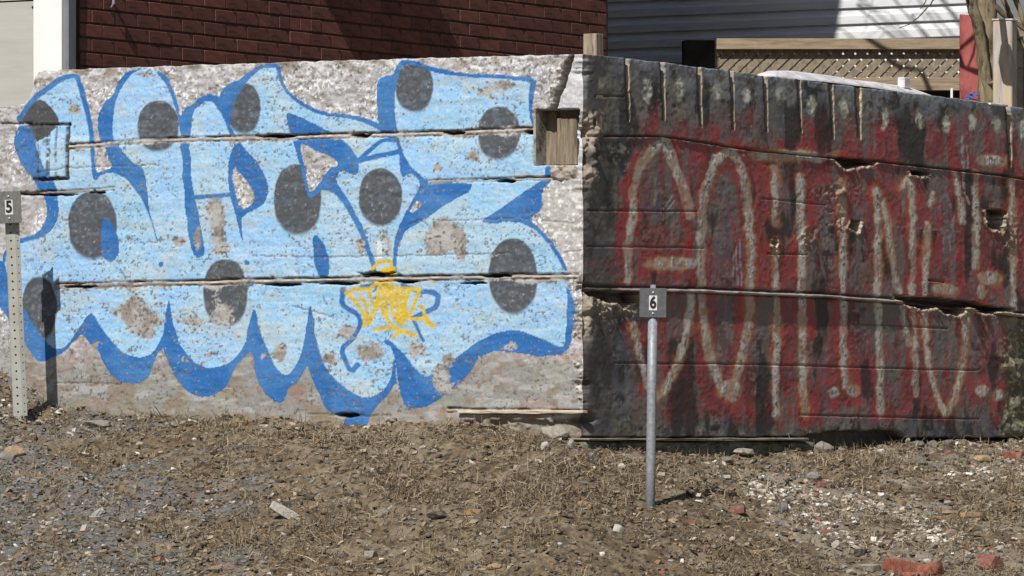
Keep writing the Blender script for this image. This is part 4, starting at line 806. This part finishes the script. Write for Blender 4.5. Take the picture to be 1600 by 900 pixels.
# post five: perforated channel, leaning
g5 = Vector((at(31, 650, 28.14).x, 28.14, at(31, 650, 28.14).z)); S5 = F / 28.14
p5 = empty('number_post', g5, (0, math.radians(-2.4), 0)); tag(p5, 'leaning perforated steel channel post with a dusty plate numbered 5 at the left edge', 'number post', 'parking number posts')
H5 = (650 - 293) / S5
def perforated(name, x0, y0, x1, y1, z0, z1, n, r, parent, mat):
    """a strip between two vertical edges with a round hole in each cell"""
    bm = bmesh.new(); d = Vector((x1 - x0, y1 - y0, 0)); w = d.length; d.normalize(); nn = Vector((-d.y, d.x, 0)); ch = (z1 - z0) / n
    for i in range(n):
        zc = z0 + (i + .5) * ch; mid = Vector(((x0 + x1) / 2, (y0 + y1) / 2, zc)); ring = []; outer = []
        for k in range(8):
            a_ = k * math.pi / 4; ring.append(bm.verts.new(mid + d * (r * math.cos(a_)) + Vector((0, 0, r * math.sin(a_)))))
            ox = max(-1, min(1, math.cos(a_) * 1.5)); oz = max(-1, min(1, math.sin(a_) * 1.5)); outer.append(bm.verts.new(mid + d * (ox * w / 2) + Vector((0, 0, oz * ch / 2))))
        for k in range(8): bm.faces.new((ring[k], outer[k], outer[(k + 1) % 8], ring[(k + 1) % 8]))
    bmesh.ops.remove_doubles(bm, verts=bm.verts, dist=.0004)
    o = from_bm(name, bm, mat, parent); md = o.modifiers.new('thickness', 'SOLIDIFY'); md.thickness = .003; md.offset = 0; return o
perforated('channel_web', -.028, 0, .014, 0, 0, H5, 28, .0048, p5, M_uch)
perforated('channel_flange', .014, 0, .034, .007, 0, H5, 28, .0035, p5, M_uch)
perforated('channel_flange', -.030, .006, -.028, 0, 0, H5, 28, .003, p5, M_uch)
bm = bmesh.new(); box(bm, -.028, .020, .0, .02, -.25, 0.001, None, .001); from_bm('buried_end', bm, M_uch, p5)
plate(p5, -.006, H5 - (324 - 293) / S5, 38 / S5, 50 / S5, -.048, '5', 12 / S5, 23 / S5, M_plate5)

bm = bmesh.new(); box(bm, -.024, .028, .012, .015, 0, H5 - .075, None, .001); from_bm('hole_backing', bm, M_plate, p5)  # added dark backing: blackens the holes and stops sun passing through them
for zz in (.045, .105):
    bm = bmesh.new(); box(bm, -.011, -.001, -.046, .003, H5 - zz - .005, H5 - zz + .005, None, .001); from_bm('spacer_bolt', bm, M_uch, p5)

# ================================================================= STONES AND RUBBLE (each a thing)
def stone_mat(name, c): return mat_noise(name, tuple(x * .6 for x in c), tuple(min(1, x * 1.15) for x in c), (45, 45, 45), bump=.8, bdist=.005, c3=tuple(x * .45 + y * .55 for x, y in zip(c, (.21, .17, .12))), f3=.45)
SM = {k: stone_mat(k + '_stone', v) for k, v in dict(white=(.55, .52, .46), tan=(.42, .30, .18), orange=(.36, .235, .13), grey=(.27, .26, .24), green=(.20, .20, .17), red=(.34, .115, .08), pink=(.36, .25, .22), dark=(.07, .062, .055), concrete=(.38, .35, .30), bluegrey=(.16, .175, .2), brick=(.25, .10, .08), wood=(.30, .22, .15), bluewhite=(.5, .58, .7)).items()}
def rock(name, px, py, wpx, hpx, mat, label, cat, shape='rock', depth=None, rot=0, seed=None, group=None, tilt=0, sink=.32):
    g = ground_hit(px, py + hpx * .35); s = F / g.y; w = wpx / s; h = hpx / s * 1.0; d = (depth if depth is not None else max(h * 1.2, w * .7))
    r = random.Random(seed if seed is not None else int(px * 7 + py)); bm = bmesh.new()
    if shape == 'rock': pts = [(r.gauss(0, 1), r.gauss(0, 1), r.gauss(0, 1)) for _ in range(34)]
    elif shape == 'slab': pts = [(math.cos(a) * r.uniform(.7, 1), math.sin(a) * r.uniform(.7, 1), z * r.uniform(.75, 1)) for a in [i * math.pi / 5 + r.uniform(-.2, .2) for i in range(10)] for z in (-.9, .9)]
    elif shape == 'brick': pts = [(x * r.uniform(.55, 1), y * r.uniform(.6, 1), z * r.uniform(.6, 1)) for x in (-1, 1) for y in (-1, 1) for z in (-1, 1)] + [(r.choice((-1, 1)) * r.uniform(.7, 1), r.uniform(-.8, .8), r.uniform(-.8, .8)) for _ in range(5)] + [(r.uniform(-.8, .8), r.uniform(-.8, .8), r.choice((-1, 1)) * r.uniform(.7, 1)) for _ in range(7)]
    else: pts = [(x, y * .8 + .1 * x, z) for x in (-1, -.4, .3, 1) for y in (-1, 1) for z in (-1 + .3 * abs(x), 1 - .3 * abs(x))]
    vs = []
    for p in pts:
        v = Vector(p)
        if shape == 'rock': v = v.normalized() * r.uniform(.78, 1.08)
        vs.append(bm.verts.new((v.x * w / 2, v.y * d / 2, v.z * h / 2)))
    rot = rot or r.uniform(-.5, .5)
    hull = bmesh.ops.convex_hull(bm, input=vs)
    bmesh.ops.delete(bm, geom=[e for e in bm.verts if not e.link_faces], context='VERTS')
    bmesh.ops.bevel(bm, geom=bm.edges[:], offset=min(w, h, d) * .035, segments=1, affect='EDGES')
    o = from_bm(name, bm, mat); o.location = (g.x, g.y, g.z + h * (.5 - sink)); o.rotation_euler = (r.uniform(-.1, .1), tilt, rot)
    return tag(o, label, cat, group)
R = rock
R('wood_chunk', 447, 804, 54, 17, SM['white'], 'bleached white wood chunk lying diagonally on the brown soil below the blue graffiti', 'wood chunk', 'plank', .05, 0, tilt=.52, sink=.05)
R('stone', 457, 787, 38, 12, SM['dark'], 'dark flat stone just behind the bleached white wood chunk', 'stone', 'slab')
R('stone', 913, 787, 33, 17, SM['orange'], 'orange tan domed stone left of the round post base', 'stone')
R('brick_piece', 1408, 884, 62, 34, SM['red'], 'bright red broken brick lying at the bottom edge, larger one of the pair', 'brick', 'brick', .12, .35, tilt=.18)
R('brick_piece', 1452, 887, 44, 28, SM['red'], 'red brick piece with pale mortar patch right beside the large broken brick', 'brick', 'brick', .10, -.4, tilt=-.2)
R('brick_piece', 1421, 896, 34, 14, SM['red'], 'small red brick crumb between the two brick pieces at the bottom edge', 'brick', 'rock')
R('mortar_lump', 1449, 880, 17, 10, SM['white'], 'pale mortar lump on the red brick piece at the bottom edge', 'mortar', 'rock', sink=-.1)
R('brick_piece', 1546, 880, 44, 30, SM['brick'], 'dark red brown brick wedge near the bottom right corner', 'brick', 'brick', .11, .8, tilt=.5)
R('brick_piece', 1152, 795, 28, 15, SM['brick'], 'dull red brick piece half buried right of the post shadow', 'brick', 'brick', .08)
R('brick_piece', 1080, 815, 20, 11, SM['brick'], 'small dull red brick piece below and right of the round post', 'brick', 'rock')
R('brick_piece', 1576, 710, 22, 15, SM['red'], 'bright red brick piece by the wall foot, left one of two at right edge', 'brick', 'brick', .07, .3)
R('brick_piece', 1592, 711, 18, 17, SM['red'], 'bright red brick piece by the wall foot touching the right edge', 'brick', 'brick', .07, -.5)
R('brick_piece', 1284, 756, 20, 12, SM['brick'], 'small brick lump in front of the round grey stone', 'brick', 'brick', .06)
R('brick_piece', 1276, 772, 12, 8, SM['red'], 'tiny red brick crumb on the pale plaster debris', 'brick', 'rock')
R('brick_piece', 1104, 854, 13, 7, SM['red'], 'tiny red brick crumb left of the white upright chip', 'brick', 'rock')
R('brick_piece', 1034, 895, 16, 8, SM['red'], 'small red crumb at the bottom edge below the round post', 'brick', 'rock')
R('brick_piece', 1080, 720, 15, 5, SM['red'], 'thin red brick sliver near the footing right of the post', 'brick', 'slab')
R('brick_piece', 1482, 706, 20, 6, SM['brick'], 'flat red brown brick sliver near the dark wall foot', 'brick', 'slab')
R('stone', 1287, 697, 34, 24, SM['grey'], 'largest grey stone standing under the dark wall with pale debris in front', 'stone')
R('stone', 1273, 742, 36, 20, SM['grey'], 'rounded grey stone on dry grass below the dark wall', 'stone')
R('stone', 1222, 790, 28, 24, SM['bluegrey'], 'rounded blue grey stone at the left end of the plaster debris', 'stone')
R('stone', 1437, 722, 34, 15, SM['green'], 'pale green grey angular stone on debris below the wall', 'stone')
R('stone', 1468, 727, 46, 10, SM['green'], 'long low green grey stone right of the angular one', 'stone', 'slab')
R('stone', 1536, 716, 34, 20, SM['tan'], 'brown tan stone near the right end of the wall', 'stone')
R('stone', 1432, 692, 30, 20, SM['green'], 'dark grey green stone wedged under the wall, left of three', 'stone', group='stones wedged under the dark wall')
R('stone', 1458, 693, 22, 17, SM['green'], 'grey green stone wedged under the wall, middle of three', 'stone', group='stones wedged under the dark wall')
R('stone', 1482, 691, 26, 16, SM['green'], 'grey green stone wedged under the wall, right of three', 'stone', group='stones wedged under the dark wall')
R('stone', 1417, 688, 13, 16, SM['concrete'], 'small pale upright lump beside the stones wedged under the wall', 'stone')
R('stone', 1160, 704, 48, 12, SM['concrete'], 'flat concrete coloured stone in front of the mossy footing', 'stone')
R('stone', 1135, 717, 26, 14, SM['green'], 'grey stone on soil in front of the flat concrete coloured stone', 'stone')
R('stone', 22, 702, 36, 22, SM['tan'], 'cream and yellow rounded stone at the left edge below post five', 'stone')
R('stone', 8, 712, 30, 22, SM['grey'], 'grey stone at the left edge beside the cream stone', 'stone')
R('flat_stick', 52, 743, 46, 7, SM['wood'], 'flat tan wooden stick on the gravel at left', 'stick', 'plank', .02)
R('shell_chip', 151, 804, 26, 9, SM['white'], 'bright cream splinter lying slanted on the blue grey gravel', 'splinter', 'plank', .015, 0, tilt=-.6, sink=.05)
R('stone', 152, 660, 48, 16, SM['grey'], 'flat grey stone at the foot of the wall near its left end', 'stone')
R('stone', 630, 743, 28, 12, SM['pink'], 'pale pinkish stone on the soil below the middle of the blue graffiti', 'stone')
R('stone', 740, 799, 34, 12, SM['orange'], 'flat orange tan stone beside a dark hollow', 'stone', 'slab')
R('stone', 681, 803, 38, 16, SM['dark'], 'dark brown triangular clod left of the flat orange stone', 'clod')
R('stone', 967, 826, 26, 16, SM['white'], 'pale flat shard on the soil below and left of the round post', 'shard', 'slab', .04, .6, tilt=.5)
R('stone', 1051, 813, 18, 11, SM['tan'], 'small cream stone just right of the round post base', 'stone')
R('stone', 1173, 760, 11, 11, SM['white'], 'tiny bright white pointed chip at the start of the plaster debris', 'chip', 'rock', sink=.0)
R('stone', 1144, 845, 11, 12, SM['white'], 'bright white upright chip on bare soil below the plaster debris', 'chip', 'rock', sink=.0)
R('stone', 1132, 744, 24, 7, SM['white'], 'thin whitish shard near the tip of the post shadow', 'shard', 'slab')
R('stone', 875, 849, 9, 6, SM['bluewhite'], 'tiny blue white pebble on the soil near the bottom middle', 'pebble')
R('stone', 1183, 862, 22, 8, SM['tan'], 'small tan flat stone below and right of the white upright chip', 'stone', 'slab')
R('slate_piece', 1520, 806, 46, 9, SM['orange'], 'flat rusty orange slate piece with dark shadow on the debris', 'slate', 'slab', .06, sink=0)
R('slate_piece', 1461, 808, 40, 6, SM['orange'], 'thin brown slate piece left of the flat rusty orange one', 'slate', 'slab', .05)
R('slate_piece', 1484, 800, 0.1 + 36, 5, SM['tan'], 'thin tan slate sliver above the rusty slate pieces', 'slate', 'slab', .05)
R('stone', 1407, 782, 26, 9, SM['orange'], 'slanting orange stone chip right of the plaster debris', 'stone', 'slab', .03, tilt=.4)
R('plaster_chip', 1306, 853, 9, 15, SM['white'], 'thin white sliver standing out on grey soil below the debris', 'plaster', 'plank', .02, tilt=.9, sink=0)
R('stone', 1360, 886, 44, 16, SM['concrete'], 'pale grey flat stone left of the large broken brick', 'stone', 'slab')
R('stone', 1330, 893, 24, 12, SM['concrete'], 'rounded pale stone at the bottom edge, left of the flat one', 'stone')
R('stone', 1345, 862, 26, 12, SM['dark'], 'dark brown flat stone above the pale stones at the bottom edge', 'stone', 'slab')
R('stone', 1386, 847, 22, 11, SM['grey'], 'small rounded grey stone above the large broken brick', 'stone')
R('stone', 1486, 830, 22, 14, SM['pink'], 'pinkish grey stone among the debris at right', 'stone')
R('stone', 1236, 841, 17, 8, SM['orange'], 'small orange brown chip on soil left of the white sliver', 'chip')
R('stone', 335, 887, 28, 14, SM['orange'], 'rusty orange stone near the bottom edge below the left graffiti', 'stone')
R('stone', 275, 876, 20, 9, SM['grey'], 'small grey brown stone left of the rusty orange stone', 'stone')
R('stone', 580, 864, 18, 12, SM['concrete'], 'pale grey cube like pebble near the bottom middle', 'stone', 'brick', .05)
R('stone', 612, 868, 16, 9, SM['grey'], 'grey pebble just right of the cube like pebble', 'stone')
R('stone', 772, 884, 28, 13, SM['tan'], 'brown tan stone with dark underside at the bottom middle', 'stone')
R('stone', 72, 656, 14, 9, SM['orange'], 'small rusty leaf coloured stone right of post five base', 'stone')
R('stone', 600, 800, 18, 10, SM['grey'], 'small grey brown stone under dry grass at middle', 'stone')
R('stone', 628, 842, 15, 8, SM['concrete'], 'small pale oval pebble at lower middle', 'stone')
R('rubble_block', 866, 672, 50, 28, SM['concrete'], 'cracked pale concrete block at the foot of the wall corner', 'concrete block', 'rock', .12, .1)
R('rubble_block', 852, 696, 16, 20, SM['white'], 'whitish concrete fragment under the cracked block', 'fragment', 'rock')
R('rubble_block', 892, 690, 14, 18, SM['concrete'], 'small grey concrete fragment right under the cracked block', 'fragment', 'rock')
R('rubble_block', 897, 667, 18, 20, SM['concrete'], 'rough lump of concrete at the very corner foot', 'lump', 'rock')
R('stone', 972, 728, 16, 12, SM['white'], 'white and black speckled fragment left of the round post', 'fragment', 'rock')
R('stone', 980, 713, 24, 9, SM['concrete'], 'flat pale fragment by the footing left of the round post', 'fragment', 'slab')
R('debris_block', 1592, 662, 30, 26, SM['white'], 'whitish broken plaster lump at the right end of the wall foot', 'plaster lump', 'rock')
R('debris_block', 1580, 682, 34, 12, SM['bluewhite'], 'bluish white flat scrap under the plaster lump at right edge', 'scrap', 'slab')
R('debris_block', 1598, 640, 16, 14, SM['tan'], 'pale brown broken lump at the right edge', 'lump', 'rock')

# ================================================================= LOOSE COVER (gravel, chips, leaves, grass)
def visible(X, Y): 
    z = ground_base(X, Y); px, py = to_px(X, Y, z); return (px > -40) & (px < 1640) & (py < 960) & (Y < yw(X) - .01)
def scatter(n, xr=(-3.1, 3.5), yr=(23.4, 31.4), dens=None, rs=None):
    X = rs.uniform(*xr, n); Y = rs.uniform(*yr, n); m = visible(X, Y)
    if dens is not None: m &= rs.rand(n) < dens(X, Y)
    return X[m], Y[m]
CUBE = np.array([(-1,-1,-1),(1,-1,-1),(1,1,-1),(-1,1,-1),(-1,-1,1),(1,-1,1),(1,1,1),(-1,1,1)], float)
CF = np.array([(0,3,2,1),(4,5,6,7),(0,1,5,4),(1,2,6,5),(2,3,7,6),(3,0,4,7)])
def chips(name, n, smin, smax, flat, cols, probs, dens, seed, label, cat, **kw):
    rs = np.random.RandomState(seed); X, Y = scatter(n, rs=rs, dens=dens, **kw); m = len(X); Z = ground(X, Y)
    s = smin + (smax - smin) * rs.rand(m) ** 2.6
    V = CUBE[None] * rs.uniform(.45, 1.0, (m, 8, 3)); V = V * np.stack([s * rs.uniform(.8, 1.6, m), s * rs.uniform(.6, 1.3, m), s * flat * rs.uniform(.6, 1.3, m)], 1)[:, None] * .5
    a = rs.uniform(0, 6.28, m); b = rs.normal(0, .35, m)
    x = V[..., 0] * np.cos(b)[:, None] - V[..., 2] * np.sin(b)[:, None]; z = V[..., 0] * np.sin(b)[:, None] + V[..., 2] * np.cos(b)[:, None]; y = V[..., 1]
    W = np.stack([x * np.cos(a)[:, None] - y * np.sin(a)[:, None] + X[:, None], x * np.sin(a)[:, None] + y * np.cos(a)[:, None] + Y[:, None], z + Z[:, None] + (s * flat * .25)[:, None]], -1)
    ci = rs.choice(len(cols), m, p=np.array(probs) / sum(probs)); col = np.array(cols)[ci] * rs.uniform(.7, 1.25, (m, 1)); col = np.repeat(col, 8, 0)
    Fq = (CF[None] + (np.arange(m) * 8)[:, None, None]).reshape(-1, 4)
    tag(link(name, raw_mesh(name, W.reshape(-1, 3), Fq, col, False), M_bits), label, cat, kind='stuff'); return m
bigf = lambda X, Y: fbm(X * 1.7, Y * 1.7, 4, 41) * .6 + fbm(X * 8, Y * 8, 4, 31) * .4
gd = lambda X, Y: np.clip(ss(.42, .58, bigf(X, Y) + .25 * ss(-.6, -2.2, X) * ss(27.4, 26.6, Y) - .11 - .5 * ss(-1.2, .2, X)) + .06, 0, 1)
n1_ = chips('gravel', 120000, .005, .024, .55, [(.20,.20,.205),(.28,.285,.29),(.12,.12,.12),(.45,.45,.44),(.24,.19,.14),(.15,.11,.075)], [5,4,4,.9,2,3], gd, 1, 'blue grey gravel spread over the lower left soil', 'gravel')
n2_ = chips('soil_crumbs', 90000, .006, .034, .5, [(.16,.128,.09),(.25,.205,.148),(.09,.073,.054),(.36,.305,.225),(.20,.188,.165),(.32,.19,.10)], [5,5,4,1.5,1.5,.15], lambda X, Y: .55 + 0 * X, 2, 'brown soil crumbs and small stones over the lot', 'soil')
def pd(X, Y):
    px, py = to_px(X, Y, ground_base(X, Y)); n = fbm(X * 6, Y * 4, 3, 88)
    d = 1.0 * np.exp(-(dist(px, py, [(1180, 765), (1290, 778), (1370, 800), (1440, 820), (1520, 858)], 0, 200) / 15) ** 2) + .55 * np.exp(-(dist(px, py, [(1200, 800), (1330, 830), (1440, 856)], 0, 200) / 12) ** 2) + .9 * np.exp(-(dist(px, py, [(1240, 698), (1400, 692), (1600, 690)], 0, 300) / 9) ** 2) + .7 * blob(px, py, 1550, 735, 60, 12) + .6 * blob(px, py, 1540, 850, 50, 12) + .25 * blob(px, py, 60, 640, 70, 24)
    return np.clip(d * ss(.34, .55, n) + .008, 0, 1)
n3_ = chips('plaster_chips', 160000, .006, .034, .5, [(.66,.62,.55),(.50,.45,.38),(.36,.31,.25),(.76,.74,.71),(.40,.16,.11)], [4,4,3,1.5,.5], pd, 3, 'white plaster chips and rubble crumbs strewn over the right side', 'rubble')
def blades(name, n, lmin, lmax, w, cols, dens, seed, label, cat, stand=.5, **kw):
    rs = np.random.RandomState(seed); X, Y = scatter(n, rs=rs, dens=dens, **kw); m = len(X); Z = ground(X, Y)
    L = lmin + (lmax - lmin) * rs.rand(m) ** 2; a = rs.uniform(0, 6.28, m); el = np.abs(rs.normal(0, stand, m)).clip(0, 1.4); bend = rs.normal(-.5, .6, m)
    d = np.stack([np.cos(a) * np.cos(el), np.sin(a) * np.cos(el), np.sin(el)], 1); e2 = el + bend; tw = rs.normal(0, .5, m)
    d2 = np.stack([np.cos(a + tw) * np.cos(e2), np.sin(a + tw) * np.cos(e2), np.sin(e2)], 1)
    p0 = np.stack([X, Y, Z - .002 + .006 * rs.rand(m)], 1); p1 = p0 + d * (L / 2)[:, None]; p2 = p1 + d2 * (L / 2)[:, None]; p2[:, 2] = np.maximum(p2[:, 2], p0[:, 2] - .004)
    side = np.stack([-np.sin(a), np.cos(a), rs.normal(0, .6, m)], 1) * (w * rs.uniform(.6, 1.3, m) / 2)[:, None]
    V = np.stack([p0 - side, p0 + side, p1 + side * .9, p1 - side * .9, p2 + side * .25, p2 - side * .25], 1)
    Fq = np.array([(0, 1, 2, 3), (3, 2, 4, 5)])[None] + (np.arange(m) * 6)[:, None, None]
    ci = rs.choice(len(cols), m); col = np.repeat(np.array(cols)[ci] * rs.uniform(.65, 1.2, (m, 1)), 6, 0)
    tag(link(name, raw_mesh(name, V.reshape(-1, 3), Fq.reshape(-1, 4), col, False), M_bits), label, cat, kind='stuff'); return m
def shade_gap(px, py): return ss(6, 16, np.abs(dist(px, py, [(1018, 792), (1040, 765), (1075, 742), (1125, 733)], 0, 120)))
gn = lambda X, Y: shade_gap(*to_px(X, Y, ground_base(X, Y))) * ss(.47, .58, fbm(X * 5, Y * 4, 3, 66)) * (1 - .55 * gd(X, Y)) * .8 + .12
n4_ = blades('dry_grass', 230000, .02, .10, .0028, [(.32,.25,.165),(.25,.19,.125),(.38,.305,.215),(.17,.125,.08)], gn, 4, 'matted dry brown grass and stems over the soil', 'grass', .55)
tufts = [(855, 775, 60, 14), (800, 780, 30, 12), (965, 775, 25, 14), (1330, 725, 70, 16), (640, 770, 40, 14), (690, 780, 24, 10), (380, 850, 30, 14), (830, 840, 24, 10), (1585, 765, 24, 12), (890, 735, 40, 12), (610, 740, 20, 8), (255, 830, 20, 16), (500, 830, 40, 12), (560, 690, 60, 8)]
def td(X, Y):
    px, py = to_px(X, Y, ground_base(X, Y)); d = 0
    for (a, b, rx, ry) in tufts: d = d + blob(px, py, a, b, rx, ry)
    return np.clip(d * .9, 0, 1) * shade_gap(px, py)
n5_ = blades('grass_tufts', 420000, .03, .10, .003, [(.32,.255,.175),(.26,.20,.135),(.38,.31,.23),(.19,.145,.095)], td, 6, 'loose tufts of pale dry grass', 'grass', .8)
def gg(X, Y):
    px, py = to_px(X, Y, ground_base(X, Y)); d = 0
    for (a, b, rx, ry) in [(303, 860, 12, 7), (35, 803, 16, 7), (265, 812, 14, 7), (360, 693, 10, 5), (455, 722, 10, 6), (400, 795, 8, 6), (150, 828, 12, 5), (5, 765, 10, 6), (1140, 715, 14, 4)]: d = d + blob(px, py, a, b, rx, ry)
    return np.clip(d, 0, 1)
n6_ = blades('green_grass', 60000, .015, .05, .003, [(.07,.11,.03),(.10,.14,.04),(.06,.085,.03)], gg, 8, 'small patches of short green grass in the gravel', 'grass', .8)
def ld(X, Y):
    px, py = to_px(X, Y, ground_base(X, Y)); return np.clip(1.0 * ss(120, 70, px) * ss(720, 660, py) + .5 * ss(-.10, .0, Y - yw(X) + .07) + .07, 0, 1)
rs = np.random.RandomState(9); X, Y = scatter(26000, rs=rs, dens=ld); m = len(X); Z = ground(X, Y)
S = rs.uniform(.006, .02, m); a = rs.uniform(0, 6.28, m); nrm = rs.normal(0, 1, (m, 3)) * [.7, .7, .35] + [0, 0, 1.0]; nrm /= np.linalg.norm(nrm, axis=1)[:, None]
e1 = np.cross(nrm, np.stack([np.cos(a), np.sin(a), 0 * a], 1)); e1 /= np.linalg.norm(e1, axis=1)[:, None]; e2 = np.cross(nrm, e1); ctr = np.stack([X, Y, Z + S * .35], 1)
def LP(u_, v_, c_): return ctr + e1 * (S * u_)[:, None] + e2 * (S * v_)[:, None] + nrm * (S * c_)[:, None]
V = np.stack([LP(-1.1, 0, .25), LP(0, -.55, .3), LP(0, 0, 0), LP(0, .55, .3), LP(1.2, 0, .2)], 1)
Fq = np.array([(0, 1, 2), (0, 2, 3), (1, 4, 2), (2, 4, 3)])[None] + (np.arange(m) * 5)[:, None, None]
lc_ = np.array([(.25, .16, .09), (.33, .24, .15), (.16, .10, .06), (.42, .36, .28)])[rs.choice(4, m)] * rs.uniform(.6, 1.2, (m, 1))
tag(link('dead_leaves', raw_mesh('dead_leaves', V.reshape(-1, 3), Fq.reshape(-1, 3), np.repeat(lc_, 5, 0), False), M_bits), 'dead brown leaves heaped at the left end and along the wall foot', 'leaves', kind='stuff')
print('stuff', n1_, n2_, n3_, n4_, n5_, n6_, m)
print('tris', sum(len(o.data.loops) - 2 * len(o.data.polygons) for o in C.objects if o.type == 'MESH'))
